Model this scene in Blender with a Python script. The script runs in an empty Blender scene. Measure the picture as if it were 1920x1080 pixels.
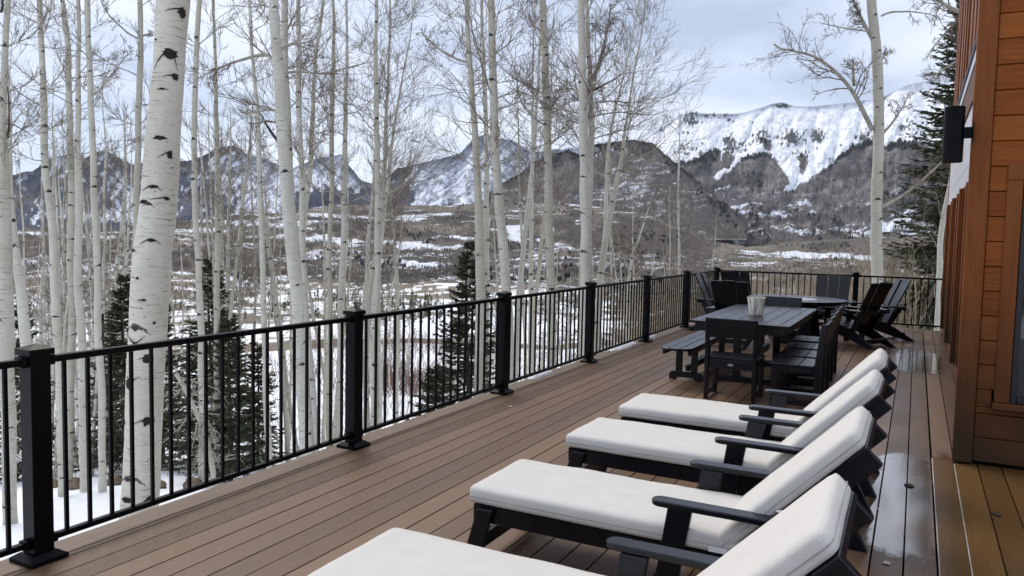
import bpy, bmesh, math, random
import numpy as np
from mathutils import Vector, Matrix
R_ = math.radians
C = bpy.context.scene.collection
SC = bpy.context.scene
# ------------------------------------------------------------------ camera
F, YAW, PIT, ROL, CH = 1443.354, 0.4829, 0.0679, 0.0206, 1.68
def cam_axes():
    cy, sy = math.cos(YAW), math.sin(YAW)
    f = np.array([-sy*math.cos(PIT), cy*math.cos(PIT), -math.sin(PIT)])
    r = np.array([cy, sy, 0.0]); u = np.cross(r, f)
    return r*math.cos(ROL)+u*math.sin(ROL), -r*math.sin(ROL)+u*math.cos(ROL), f
RX, UX, FX = cam_axes()
CAM = np.array([0, 0, CH])
cam = bpy.data.cameras.new('camera'); camo = bpy.data.objects.new('camera', cam); C.objects.link(camo)
cam.sensor_width = 36; cam.lens = 36*F/1920; cam.clip_start = .05; cam.clip_end = 60000
M = Matrix(((RX[0], UX[0], -FX[0], 0), (RX[1], UX[1], -FX[1], 0), (RX[2], UX[2], -FX[2], CH), (0, 0, 0, 1)))
camo.matrix_world = M
SC.camera = camo
SC.view_settings.view_transform = 'Standard'; SC.view_settings.look = 'None'
SC.view_settings.exposure = 0.66; SC.view_settings.gamma = 1
# ------------------------------------------------------------------ world + sun (overcast, soft)
SUN_EL, SUN_AZ = R_(48), R_(-60)     # azimuth from +Y towards +X
w = bpy.data.worlds.new('World'); SC.world = w; w.use_nodes = True
nt = w.node_tree; nt.nodes.clear()
def N(nt, t, **k):
    n = nt.nodes.new(t)
    for a, b in k.items(): setattr(n, a, b)
    return n
out = N(nt, 'ShaderNodeOutputWorld'); bg = N(nt, 'ShaderNodeBackground'); bg.inputs[1].default_value = .1
sky = N(nt, 'ShaderNodeTexSky', sky_type='NISHITA', sun_disc=False, sun_elevation=SUN_EL, sun_rotation=SUN_AZ, altitude=2800, air_density=1, dust_density=1.5)
tc = N(nt, 'ShaderNodeTexCoord'); mp = N(nt, 'ShaderNodeMapping'); mp.inputs['Scale'].default_value = (1, 1, 4.2)
mp.inputs['Location'].default_value = (.35, .2, .1)
n1 = N(nt, 'ShaderNodeTexNoise'); n1.inputs['Scale'].default_value = 2.3; n1.inputs['Detail'].default_value = 6; n1.inputs['Roughness'].default_value = .47; n1.inputs['Distortion'].default_value = .3
cr = N(nt, 'ShaderNodeValToRGB'); e = cr.color_ramp.elements
e[0].position = .34; e[0].color = (.42, .485, .62, 1); e[1].position = .60; e[1].color = (.80, .84, .93, 1)
m_ = cr.color_ramp.elements.new(.46); m_.color = (.61, .68, .82, 1)
sc = N(nt, 'ShaderNodeVectorMath', operation='SCALE'); sc.inputs[3].default_value = 8.5
mx = N(nt, 'ShaderNodeMixRGB'); mx.inputs[0].default_value = .88
L = nt.links.new
L(tc.outputs['Generated'], mp.inputs[0]); L(mp.outputs[0], n1.inputs['Vector']); L(n1.outputs['Fac'], cr.inputs[0])
L(cr.outputs[0], sc.inputs[0]); L(sky.outputs[0], mx.inputs[1]); L(sc.outputs[0], mx.inputs[2]); L(mx.outputs[0], bg.inputs[0]); L(bg.outputs[0], out.inputs[0])
sl = bpy.data.lights.new('sun', 'SUN'); sl.energy = 1.5; sl.angle = R_(32); sl.color = (1, .91, .77)
so = bpy.data.objects.new('sun', sl); C.objects.link(so)
sd = Vector((math.sin(SUN_AZ)*math.cos(SUN_EL), math.cos(SUN_AZ)*math.cos(SUN_EL), math.sin(SUN_EL)))
so.rotation_euler = sd.to_track_quat('Z', 'Y').to_euler()
# ------------------------------------------------------------------ helpers
FH = np.array([FX[0], FX[1], 0]); FH /= np.linalg.norm(FH)
RH = np.array([FH[1], -FH[0], 0])
def ray(x, y):
    x = np.asarray(x, float); y = np.asarray(y, float)
    return FX + RX*((x-960)/F)[..., None] - UX*((y-540)/F)[..., None]
def at(x, y, D):                      # point at horizontal forward distance D
    d = ray(x, y); return CAM + d*(D/(d@FH))[..., None]
rng = np.random.RandomState(7)
_T = np.random.RandomState(3).rand(256, 256)
def vn(x, y, s=0):
    x = np.asarray(x, float)+s*17.13; y = np.asarray(y, float)+s*9.71
    xi = np.floor(x).astype(int); yi = np.floor(y).astype(int); fx = x-xi; fy = y-yi
    fx = fx*fx*(3-2*fx); fy = fy*fy*(3-2*fy)
    a = _T[xi & 255, yi & 255]; b = _T[(xi+1) & 255, yi & 255]; c = _T[xi & 255, (yi+1) & 255]; d = _T[(xi+1) & 255, (yi+1) & 255]
    return (a*(1-fx)+b*fx)*(1-fy)+(c*(1-fx)+d*fx)*fy
def fbm(x, y, s=0, o=5, g=.5):
    t = 0; a = 1; n = 0
    for i in range(o): t = t+a*vn(x*2**i, y*2**i, s+i*3); n += a; a *= g
    return t/n
def sm(a, b, x): t = np.clip((x-a)/(b-a), 0, 1); return t*t*(3-2*t)
def tagp(o, label=None, cat=None, group=None, kind=None):
    if label: o['label'] = label
    if cat: o['category'] = cat
    if group: o['group'] = group
    if kind: o['kind'] = kind
    return o
def empty(name, loc=(0, 0, 0), rz=0, **k):
    o = bpy.data.objects.new(name, None); C.objects.link(o); o.location = loc; o.rotation_euler = (0, 0, rz); o.empty_display_size = .1
    return tagp(o, **k)
def rawmesh(name, V, Fq, mats, smooth=False, parent=None, uv=None, mi=None, attrs=None, loc=None):
    V = np.asarray(V, np.float32); Fq = np.asarray(Fq, np.int32)
    if loc is not None: V = V-np.asarray(loc, np.float32)
    me = bpy.data.meshes.new(name); n, k = Fq.shape
    me.vertices.add(len(V)); me.vertices.foreach_set('co', V.ravel())
    me.loops.add(n*k); me.loops.foreach_set('vertex_index', Fq.ravel())
    me.polygons.add(n); me.polygons.foreach_set('loop_start', np.arange(0, n*k, k, dtype=np.int32)); me.polygons.foreach_set('loop_total', np.full(n, k, np.int32))
    if mi is not None: me.polygons.foreach_set('material_index', np.asarray(mi, np.int32))
    if uv is not None:
        l = me.uv_layers.new(name='UVMap'); l.data.foreach_set('uv', np.asarray(uv, np.float32)[Fq.ravel()].ravel())
    for an, av in (attrs or {}).items():
        if av.ndim == 2:
            a = me.attributes.new(an, 'FLOAT_COLOR', 'POINT'); a.data.foreach_set('color', np.concatenate([av, np.ones((len(av), 1))], 1).astype(np.float32).ravel())
        else:
            a = me.attributes.new(an, 'FLOAT', 'POINT'); a.data.foreach_set('value', av.astype(np.float32))
    me.update(calc_edges=True)
    me.shade_smooth() if smooth else me.shade_flat()
    for m in (mats if isinstance(mats, (list, tuple)) else [mats]): me.materials.append(m)
    o = bpy.data.objects.new(name, me); C.objects.link(o)
    if parent is not None: o.parent = parent
    if loc is not None: o.location = loc
    return o
def tubes(P, Rr, sides):
    """P (N,K,3), Rr (N,K) -> verts, quads (plus uv)"""
    P = np.asarray(P, float); Nn, K, _ = P.shape
    T = np.gradient(P, axis=1); T /= np.linalg.norm(T, axis=2, keepdims=True)+1e-9
    ref = np.where(np.abs(T[:, :1, 2:3]) > .9, np.array([[[1., 0, 0]]]), np.array([[[0, 0, 1.]]]))
    ref = np.broadcast_to(ref, T.shape)
    A = np.cross(T, ref); A /= np.linalg.norm(A, axis=2, keepdims=True)+1e-9; B = np.cross(T, A)
    th = np.arange(sides)*2*math.pi/sides
    V = P[:, :, None]+Rr[:, :, None, None]*(A[:, :, None]*np.cos(th)[None, None, :, None]+B[:, :, None]*np.sin(th)[None, None, :, None])
    idx = np.arange(Nn*K*sides).reshape(Nn, K, sides)
    a = idx[:, :-1]; b = idx[:, 1:]
    Q = np.stack([a, np.roll(a, -1, 2), np.roll(b, -1, 2), b], -1).reshape(-1, 4)
    return V.reshape(-1, 3), Q
def cat(parts):
    V = []; Q = []; n = 0
    for v, q in parts: V.append(v); Q.append(q+n); n += len(v)
    return np.concatenate(V), np.concatenate(Q)
class MB:
    def __init__(s): s.b = bmesh.new()
    def box(s, x0, x1, y0, y1, z0, z1, rot=None, piv=None, bev=0):
        vs = [s.b.verts.new((x, y, z)) for x in (x0, x1) for y in (y0, y1) for z in (z0, z1)]
        for f in ((0, 1, 3, 2), (4, 6, 7, 5), (0, 4, 5, 1), (2, 3, 7, 6), (0, 2, 6, 4), (1, 5, 7, 3)): s.b.faces.new([vs[i] for i in f])
        if rot is not None:
            p = Vector(piv or ((x0+x1)/2, (y0+y1)/2, (z0+z1)/2))
            for v in vs: v.co = p+rot@(v.co-p)
        return s
    def prism(s, pts, a, b, ax='y'):        # polygon pts in the two other axes, extruded a..b along ax
        def mk(u, v, t): return {'y': (u, t, v), 'x': (t, u, v), 'z': (u, v, t)}[ax]
        A = [s.b.verts.new(mk(u, v, a)) for u, v in pts]; B = [s.b.verts.new(mk(u, v, b)) for u, v in pts]
        n = len(pts); s.b.faces.new(A[::-1]); s.b.faces.new(B)
        for i in range(n): s.b.faces.new((A[i], A[(i+1) % n], B[(i+1) % n], B[i]))
        return s
    def bar(s, p, q, wd, th, up=(0, 0, 1)):   # rectangular bar from p to q
        p, q = Vector(p), Vector(q); d = (q-p).normalized(); u = Vector(up); a = d.cross(u).normalized(); b = a.cross(d)
        vs = [s.b.verts.new(e+a*i*wd/2+b*j*th/2) for e in (p, q) for i in (-1, 1) for j in (-1, 1)]
        for f in ((0, 1, 3, 2), (4, 6, 7, 5), (0, 4, 5, 1), (2, 3, 7, 6), (0, 2, 6, 4), (1, 5, 7, 3)): s.b.faces.new([vs[i] for i in f])
        return s
    def cyl(s, x, y, z0, z1, r0, r1=None, n=24, ax='z'):
        r1 = r0 if r1 is None else r1
        def mk(a, b, t): return {'z': (x+a, y+b, t), 'y': (x+a, t, y+b), 'x': (t, x+a, y+b)}[ax]
        A = [s.b.verts.new(mk(r0*math.cos(i*2*math.pi/n), r0*math.sin(i*2*math.pi/n), z0)) for i in range(n)]
        B = [s.b.verts.new(mk(r1*math.cos(i*2*math.pi/n), r1*math.sin(i*2*math.pi/n), z1)) for i in range(n)]
        s.b.faces.new(A[::-1]); s.b.faces.new(B)
        for i in range(n): s.b.faces.new((A[i], A[(i+1) % n], B[(i+1) % n], B[i]))
        return s
    def build(s, name, m, parent=None, bev=0, seg=1, smooth=False, tone=None):
        bm = s.b
        bmesh.ops.recalc_face_normals(bm, faces=bm.faces)
        if bev:
            ed = [e for e in bm.edges if len(e.link_faces) == 2 and e.calc_face_angle(0) > .5]
            bmesh.ops.bevel(bm, geom=ed, offset=bev, segments=seg, affect='EDGES', clamp_overlap=True)
        me = bpy.data.meshes.new(name); bm.to_mesh(me); bm.free()
        if smooth: me.shade_smooth()
        me.materials.append(m)
        o = bpy.data.objects.new(name, me); C.objects.link(o)
        if parent is not None: o.parent = parent
        return o
def copy_tree(o, parent=None):
    c = o.copy(); C.objects.link(c)
    if parent is not None: c.parent = parent
    for ch in list(o.children): copy_tree(ch, c)
    return c
# ------------------------------------------------------------------ materials
def mat(name, col, rough=.6, spec=.5, var=.15, scale=(20, 20, 20), bump=0, bscale=None, metal=0, coat=0, detail=4, sheen=0):
    m = bpy.data.materials.new(name); m.use_nodes = True; t = m.node_tree; b = t.nodes['Principled BSDF']
    b.inputs['Roughness'].default_value = rough; b.inputs['Specular IOR Level'].default_value = spec; b.inputs['Metallic'].default_value = metal
    tc = N(t, 'ShaderNodeTexCoord'); mp = N(t, 'ShaderNodeMapping'); mp.inputs['Scale'].default_value = scale
    n = N(t, 'ShaderNodeTexNoise'); n.inputs['Scale'].default_value = 1; n.inputs['Detail'].default_value = detail
    t.links.new(tc.outputs['Object'], mp.inputs[0]); t.links.new(mp.outputs[0], n.inputs['Vector'])
    r = N(t, 'ShaderNodeMapRange'); r.inputs[1].default_value = .3; r.inputs[2].default_value = .7; r.inputs[3].default_value = 1-var; r.inputs[4].default_value = 1+var
    t.links.new(n.outputs['Fac'], r.inputs[0])
    s = N(t, 'ShaderNodeVectorMath', operation='SCALE'); s.inputs[0].default_value = col[:3]; t.links.new(r.outputs[0], s.inputs[3]); t.links.new(s.outputs[0], b.inputs['Base Color'])
    if bump:
        n2 = N(t, 'ShaderNodeTexNoise'); n2.inputs['Scale'].default_value = 1; n2.inputs['Detail'].default_value = 3
        mp2 = N(t, 'ShaderNodeMapping'); mp2.inputs['Scale'].default_value = bscale or scale; t.links.new(tc.outputs['Object'], mp2.inputs[0]); t.links.new(mp2.outputs[0], n2.inputs['Vector'])
        bp = N(t, 'ShaderNodeBump'); bp.inputs['Strength'].default_value = bump; bp.inputs['Distance'].default_value = .01
        t.links.new(n2.outputs['Fac'], bp.inputs['Height']); t.links.new(bp.outputs[0], b.inputs['Normal'])
    return m
def attrmat(name, attr, rough=.9, spec=.1, nscale=.02, var=.2, stretch=(1, 1, 1), bump=0):
    m = bpy.data.materials.new(name); m.use_nodes = True; t = m.node_tree; b = t.nodes['Principled BSDF']
    b.inputs['Roughness'].default_value = rough; b.inputs['Specular IOR Level'].default_value = spec
    a = N(t, 'ShaderNodeAttribute', attribute_name=attr)
    tc = N(t, 'ShaderNodeTexCoord'); mp = N(t, 'ShaderNodeMapping'); mp.inputs['Scale'].default_value = [nscale*s for s in stretch]
    n = N(t, 'ShaderNodeTexNoise'); n.inputs['Scale'].default_value = 1; n.inputs['Detail'].default_value = 8; n.inputs['Roughness'].default_value = .7
    t.links.new(tc.outputs['Object'], mp.inputs[0]); t.links.new(mp.outputs[0], n.inputs['Vector'])
    r = N(t, 'ShaderNodeMapRange'); r.inputs[1].default_value = .3; r.inputs[2].default_value = .7; r.inputs[3].default_value = 1-var; r.inputs[4].default_value = 1+var*.7
    t.links.new(n.outputs['Fac'], r.inputs[0])
    s = N(t, 'ShaderNodeVectorMath', operation='SCALE'); t.links.new(a.outputs['Color'], s.inputs[0]); t.links.new(r.outputs[0], s.inputs[3]); t.links.new(s.outputs[0], b.inputs['Base Color'])
    if bump:
        bp = N(t, 'ShaderNodeBump'); bp.inputs['Strength'].default_value = bump; bp.inputs['Distance'].default_value = 1/nscale*.3
        t.links.new(n.outputs['Fac'], bp.inputs['Height']); t.links.new(bp.outputs[0], b.inputs['Normal'])
    return m
m_poly = mat('black_polymer_lumber', (.0018, .0030, .0068), .27, .40, .2, (60, 60, 60), .12, (150, 150, 150))
m_metal = mat('black_powder_coat', (.0012, .0016, .0024), .40, .12, .1, (80, 80, 80), .04)
m_cush = mat('off_white_woven_cushion', (.64, .62, .59), .9, .15, .03, (9, 9, 9), .4, (220, 220, 220))
m_seam = mat('grey_seam_thread', (.33, .32, .3), .9, .1, .05)
m_tag = mat('white_care_tag', (.8, .8, .82), .6, .3, .02)
m_bolt = mat('steel_bolt', (.5, .5, .5), .3, .5, .05, metal=1)
m_glass = mat('window_glass', (.012, .014, .016), .03, .9, .1)
m_dark = mat('dark_void', (.004, .004, .004), .9, .1, .05)
m_frame = mat('dark_window_frame', (.012, .014, .018), .35, .5, .1)
m_white = mat('pale_painted_panel', (.55, .56, .6), .5, .4, .06, (2, .5, 4))
m_rock = mat('tan_rock', (.17, .13, .095), .9, .2, .5, (6, 6, 6), .6, (20, 20, 20))
m_needle = mat('spruce_needles', (.070, .080, .045), .75, .2, .5, (3, 3, 3))
m_sbark = mat('spruce_bark', (.09, .07, .055), .9, .1, .3, (10, 10, 4), .4)
m_limb = mat('aspen_limb_bark', (.33, .31, .26), .8, .2, .35, (6, 6, 6))
m_twig = mat('aspen_twig', (.19, .155, .125), .85, .1, .3, (2, 2, 2))
m_dead = mat('dead_limb', (.05, .045, .04), .85, .1, .3, (5, 5, 5))
m_brush = mat('tan_brush_twigs', (.38, .315, .235), .9, .1, .35, (1.5, 1.5, 1.5))
m_brushr = mat('reddish_willow_twigs', (.17, .095, .08), .9, .1, .3, (1.5, 1.5, 1.5))
m_marble = mat('grey_white_stone_vase', (.66, .63, .55), .6, .4, .6, (26, 26, 7), .4)
def wood(name, c1, c2, c3, rough, gy=(40, 3, 40), wear=0, spec=.22):
    m = bpy.data.materials.new(name); m.use_nodes = True; t = m.node_tree; b = t.nodes['Principled BSDF']; l = t.links.new
    tc = N(t, 'ShaderNodeTexCoord'); mp = N(t, 'ShaderNodeMapping'); mp.inputs['Scale'].default_value = gy
    n = N(t, 'ShaderNodeTexNoise'); n.inputs['Scale'].default_value = 1; n.inputs['Detail'].default_value = 6; n.inputs['Roughness'].default_value = .6; n.inputs['Distortion'].default_value = .6
    a = N(t, 'ShaderNodeAttribute', attribute_name='tone')
    l(tc.outputs['Object'], mp.inputs[0]); l(mp.outputs[0], n.inputs['Vector'])
    ad = N(t, 'ShaderNodeMath', operation='MULTIPLY_ADD'); ad.inputs[1].default_value = .85 if wear else .55; l(n.outputs['Fac'], ad.inputs[0]); l(a.outputs['Fac'], ad.inputs[2])
    cr = N(t, 'ShaderNodeValToRGB'); e = cr.color_ramp.elements; e[0].position = .3; e[0].color = (*c1, 1); e[1].position = 1.0; e[1].color = (*c3, 1); k = e.new(.65); k.color = (*c2, 1)
    l(ad.outputs[0], cr.inputs[0]); last = cr.outputs[0]
    if wear:       # weathered, darker-stained foot of the wall
        sx = N(t, 'ShaderNodeSeparateXYZ'); l(tc.outputs['Object'], sx.inputs[0])
        n3 = N(t, 'ShaderNodeTexNoise'); n3.inputs['Scale'].default_value = 2.5; l(tc.outputs['Object'], n3.inputs['Vector'])
        q = N(t, 'ShaderNodeMath', operation='MULTIPLY_ADD'); q.inputs[1].default_value = -1.3; l(n3.outputs['Fac'], q.inputs[0]); l(sx.outputs['Z'], q.inputs[2])
        r = N(t, 'ShaderNodeMapRange'); r.inputs[1].default_value = -.55; r.inputs[2].default_value = .85; r.inputs[3].default_value = .93; r.inputs[4].default_value = 0; l(q.outputs[0], r.inputs[0])
        mxx = N(t, 'ShaderNodeMixRGB'); mxx.inputs[2].default_value = (.036, .025, .014, 1); l(r.outputs[0], mxx.inputs[0]); l(last, mxx.inputs[1]); last = mxx.outputs[0]
    l(last, b.inputs['Base Color']); b.inputs['Roughness'].default_value = rough
    bp = N(t, 'ShaderNodeBump'); bp.inputs['Strength'].default_value = .15; bp.inputs['Distance'].default_value = .0015; b.inputs['Specular IOR Level'].default_value = spec; l(n.outputs['Fac'], bp.inputs['Height']); l(bp.outputs[0], b.inputs['Normal'])
    return m, t, b
m_cedar, _, _ = wood('stained_cedar_siding', (.085, .018, .002), (.185, .044, .004), (.30, .088, .010), .5, (3, 3, 45), 1)
m_trim, _, _ = wood('stained_cedar_trim', (.10, .026, .005), (.165, .046, .008), (.24, .074, .013), .5, (30, 30, 2.5), 1)
m_fascia, _, _ = wood('dark_cedar_fascia', (.09, .033, .015), (.13, .048, .02), (.17, .065, .026), .5, (6, 3, 40))
# deck board material: composite brown, wetness by the house
m_deck, t, b = wood('brown_composite_decking', (.080, .045, .025), (.158, .093, .054), (.232, .142, .088), .5, (70, 2.6, 70), 0, .45)
def deck_wet(t, b):
    l = t.links.new
    tc = N(t, 'ShaderNodeTexCoord'); sx = N(t, 'ShaderNodeSeparateXYZ'); l(tc.outputs['Object'], sx.inputs[0])
    n = N(t, 'ShaderNodeTexNoise'); n.inputs['Scale'].default_value = 1.4; n.inputs['Detail'].default_value = 5; l(tc.outputs['Object'], n.inputs['Vector'])
    # damp patches everywhere (slightly), strong near the house
    x = N(t, 'ShaderNodeMapRange'); x.inputs[1].default_value = -1.6; x.inputs[2].default_value = .3; x.inputs[3].default_value = -.18; x.inputs[4].default_value = .3; l(sx.outputs['X'], x.inputs[0])
    s = N(t, 'ShaderNodeMath', operation='ADD'); l(n.outputs['Fac'], s.inputs[0]); l(x.outputs[0], s.inputs[1])
    r = N(t, 'ShaderNodeMapRange'); r.inputs[1].default_value = .35; r.inputs[2].default_value = .75; r.inputs[3].default_value = .52; r.inputs[4].default_value = .30; l(s.outputs[0], r.inputs[0])
    def mth(op, x, y=None, z=None):
        n = N(t, 'ShaderNodeMath', operation=op)
        for i, q in enumerate((x, y, z)):
            if q is None: continue
            if isinstance(q, (int, float)): n.inputs[i].default_value = q
            else: l(q, n.inputs[i])
        return n.outputs[0]
    nm = N(t, 'ShaderNodeTexNoise'); nm.inputs['Scale'].default_value = 5; nm.inputs['Detail'].default_value = 7; nm.inputs['Roughness'].default_value = .65; l(tc.outputs['Object'], nm.inputs['Vector'])
    mask = None                                   # standing films of meltwater, bounded by the board gaps
    for cx, cy, hx, hy in ((-.0, 5.72, .205, 1.20), (.08, 12.5, .32, 1.25), (.27, 6.5, .05, .5)):
        u = mth('POWER', mth('DIVIDE', mth('ABSOLUTE', mth('SUBTRACT', sx.outputs['X'], cx)), hx), 4.0); v = mth('POWER', mth('DIVIDE', mth('ABSOLUTE', mth('SUBTRACT', sx.outputs['Y'], cy)), hy), 3.0)
        q = mth('ADD', mth('ADD', u, v), mth('MULTIPLY_ADD', nm.outputs['Fac'], 2.6, -1.15))
        k = N(t, 'ShaderNodeMapRange'); k.inputs[1].default_value = .85; k.inputs[2].default_value = 1.15; k.inputs[3].default_value = 1; k.inputs[4].default_value = 0; l(q, k.inputs[0])
        q0_ = q if mask is None else mth('MINIMUM', q0_, q)
        mask = k.outputs[0] if mask is None else mth('MAXIMUM', mask, k.outputs[0])
    rr_ = mth('MULTIPLY_ADD', mask, -1.0, 1.0); rough = mth('ADD', mth('MULTIPLY', r.outputs[0], rr_), mth('MULTIPLY', mask, .08)); l(rough, b.inputs['Roughness'])
    l(mask, b.inputs['Coat Weight']); b.inputs['Coat Roughness'].default_value = .09; b.inputs['Coat IOR'].default_value = 1.75
    bcl = [x for x in t.links if x.to_socket == b.inputs['Base Color']][0].from_socket
    dk = N(t, 'ShaderNodeMixRGB', blend_type='MULTIPLY'); dk.inputs[2].default_value = (.62, .58, .55, 1); qd = N(t, 'ShaderNodeMapRange'); qd.inputs[1].default_value = .9; qd.inputs[2].default_value = 3.2; qd.inputs[3].default_value = 1; qd.inputs[4].default_value = 0; l(q0_, qd.inputs[0]); l(qd.outputs[0], dk.inputs[0]); l(bcl, dk.inputs[1]); l(dk.outputs[0], b.inputs['Base Color'])
deck_wet(t, b)
m_deck2, t, b = wood('wet_golden_brown_decking', (.068, .036, .014), (.115, .062, .022), (.165, .092, .034), .22, (60, 2.5, 60), 0, .5)
m_border = mat('greyish_deck_border', (.175, .120, .086), .6, .4, .2, (30, 2, 30))
def puddle_mat():
    m = bpy.data.materials.new('puddle_water'); m.use_nodes = True; t = m.node_tree; b = t.nodes['Principled BSDF']
    b.inputs['Base Color'].default_value = (.9, .9, .9, 1); b.inputs['Roughness'].default_value = .02; b.inputs['IOR'].default_value = 1.45; b.inputs['Transmission Weight'].default_value = 1; b.inputs['Specular IOR Level'].default_value = .9
    return m
m_puddle = puddle_mat()
def bark(name, base, seed, big=False):
    """pale aspen bark: fine horizontal lenticels, black branch-scar eyes with drooping brows (UV: u metres round, v metres up)"""
    m = bpy.data.materials.new(name); m.use_nodes = True; t = m.node_tree; b = t.nodes['Principled BSDF']; l = t.links.new
    b.inputs['Roughness'].default_value = .75; b.inputs['Specular IOR Level'].default_value = .25
    uv = N(t, 'ShaderNodeUVMap'); 
    def noise(scale, detail, rough=.6):
        mp = N(t, 'ShaderNodeMapping'); mp.inputs['Scale'].default_value = scale; mp.inputs['Location'].default_value = (seed, seed*.7, seed)
        n = N(t, 'ShaderNodeTexNoise'); n.inputs['Scale'].default_value = 1; n.inputs['Detail'].default_value = detail; n.inputs['Roughness'].default_value = rough
        l(uv.outputs[0], mp.inputs[0]); l(mp.outputs[0], n.inputs['Vector']); return n.outputs['Fac']
    def rngn(x, a, c, d, e):
        r = N(t, 'ShaderNodeMapRange'); r.inputs[1].default_value = a; r.inputs[2].default_value = c; r.inputs[3].default_value = d; r.inputs[4].default_value = e; l(x, r.inputs[0]); return r.outputs[0]
    def mth(op, x, y=None, z=None):
        n = N(t, 'ShaderNodeMath', operation=op)
        for i, q in enumerate((x, y, z)):
            if q is None: continue
            if isinstance(q, (int, float)): n.inputs[i].default_value = q
            else: l(q, n.inputs[i])
        return n.outputs[0]
    tone = noise((2.5, 1.1, 1), 5)
    cr = N(t, 'ShaderNodeValToRGB'); e = cr.color_ramp.elements
    e[0].position = .3; e[0].color = (base[0]*.80, base[1]*.79, base[2]*.74, 1); e[1].position = .65; e[1].color = (*base, 1); l(tone, cr.inputs[0])
    lent = mth('MAXIMUM', rngn(noise((3.2, 60, 1), 3, .7), .60, .66, 0, .7), rngn(noise((9, 150, 1), 2, .6), .60, .66, 0, .35))       # thin horizontal streaks
    # eyes
    S = 1.9 if big else 2.2
    mp = N(t, 'ShaderNodeMapping'); mp.inputs['Scale'].default_value = (S*1.3, S, 1); mp.inputs['Location'].default_value = (seed*1.7, seed*.3, 0); l(uv.outputs[0], mp.inputs[0])
    wv = N(t, 'ShaderNodeTexNoise'); wv.inputs['Scale'].default_value = 14; wv.inputs['Detail'].default_value = 3; l(mp.outputs[0], wv.inputs['Vector'])
    off = N(t, 'ShaderNodeVectorMath', operation='MULTIPLY_ADD'); off.inputs[1].default_value = (.16, .15, 0); l(wv.outputs['Color'], off.inputs[0]); l(mp.outputs[0], off.inputs[2])
    v = N(t, 'ShaderNodeTexVoronoi'); v.voronoi_dimensions = '2D'; v.inputs['Scale'].default_value = 1; v.inputs['Randomness'].default_value = .9; l(mp.outputs[0], v.inputs['Vector'])
    d = N(t, 'ShaderNodeVectorMath', operation='SUBTRACT'); l(off.outputs[0], d.inputs[0]); l(v.outputs['Position'], d.inputs[1])
    sx = N(t, 'ShaderNodeSeparateXYZ'); l(d.outputs[0], sx.inputs[0]); U = mth('SUBTRACT', sx.outputs['X'], .08); V_ = mth('SUBTRACT', sx.outputs['Y'], .075)
    cc = N(t, 'ShaderNodeSeparateColor'); l(v.outputs['Color'], cc.inputs[0]); on = mth('GREATER_THAN', cc.outputs['Red'], .80 if big else .30)
    size = rngn(cc.outputs['Green'], 0, 1, .55, 1.25)
    Us = mth('DIVIDE', U, size); Vs = mth('DIVIDE', V_, size)
    eye = mth('ADD', mth('MULTIPLY', mth('MULTIPLY', Us, Us), 1/.011), mth('MULTIPLY', mth('MULTIPLY', Vs, Vs), 1/.0022))
    eye = rngn(eye, .6, 1.5, 1, 0)
    br = mth('ADD', mth('SUBTRACT', Vs, .03), mth('MULTIPLY', mth('MULTIPLY', Us, Us), 1.5))
    br = mth('ABSOLUTE', br); brw = rngn(mth('ABSOLUTE', Us), 0, .36, .055, .0); br = mth('SUBTRACT', brw, br); br = rngn(br, 0, .006, 0, .9)
    eyes = mth('MULTIPLY', mth('MAXIMUM', eye, br), on)
    spots = rngn(noise((14, 22, 1), 2), .69, .72, 0, .85)
    low = rngn(noise((3, 3, 1), 6, .7), .66, .74, 0, .45)            # larger rough grey patches
    mask = mth('MAXIMUM', mth('MAXIMUM', lent, eyes), mth('MAXIMUM', spots, low))
    mx = N(t, 'ShaderNodeMixRGB'); mx.inputs[2].default_value = (.035, .032, .03, 1); l(mask, mx.inputs[0]); l(cr.outputs[0], mx.inputs[1]); l(mx.outputs[0], b.inputs['Base Color'])
    bp = N(t, 'ShaderNodeBump'); bp.inputs['Strength'].default_value = .5; bp.inputs['Distance'].default_value = .01; l(mask, bp.inputs['Height']); l(bp.outputs[0], b.inputs['Normal'])
    return m
m_bark = [bark('aspen_bark', (.61, .59, .515), 1), bark('aspen_bark', (.55, .53, .455), 5), bark('aspen_bark', (.65, .635, .57), 9)]
m_barkbig = bark('aspen_bark_large', (.68, .65, .57), 3, True)
# ------------------------------------------------------------------ terrain
def ground_z(r, rh=0.0, az=0.0):
    """height below the deck as a function of distance from the camera"""
    r = np.asarray(r, float)
    z = np.interp(r, [0, 5, 8, 12, 17, 26, 40, 60, 100, 200, 400, 1000, 1500, 4000, 20000], [-1.9, -1.9, -2.1, -2.6, -3.9, -5.9, -8.0, -11.0, -15.5, -25, -38, -60, -70, -90, -160])
    # the slope holds up a little on the right, behind the end of the deck
    k = sm(.0, .35, rh/np.maximum(r, 1)); k = k*sm(10, 22, r)*sm(220, 60, r)
    return z*(1-.42*k)
def terr(x, y):
    r = np.hypot(x, y); rh = x*RH[0]+y*RH[1]
    z = ground_z(r, rh)
    z = z+(fbm(x*.16, y*.16, 1, 4)-.5)*.5*sm(4, 14, r)+(fbm(x*.04, y*.04, 2, 4)-.5)*2.2*sm(25, 90, r)+(fbm(x*.006, y*.006, 4, 4)-.5)*12*sm(150, 600, r)
    z = np.where((x > -5.5) & (y < 19), np.minimum(z, -1.6), z)
    return z
az0 = math.atan2(FH[0], FH[1])
na, nr = 760, 300
t_ = np.linspace(-1, 1, na); az = az0+np.sign(t_)*(np.abs(t_)*.55+np.abs(t_)**5*(math.pi-.55))
rr = np.concatenate([[0.01], np.geomspace(1.5, 12000, nr-1)])
AZ, RR = np.meshgrid(az, rr); GX = RR*np.sin(AZ); GY = RR*np.cos(AZ); GZ = terr(GX, GY)
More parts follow.
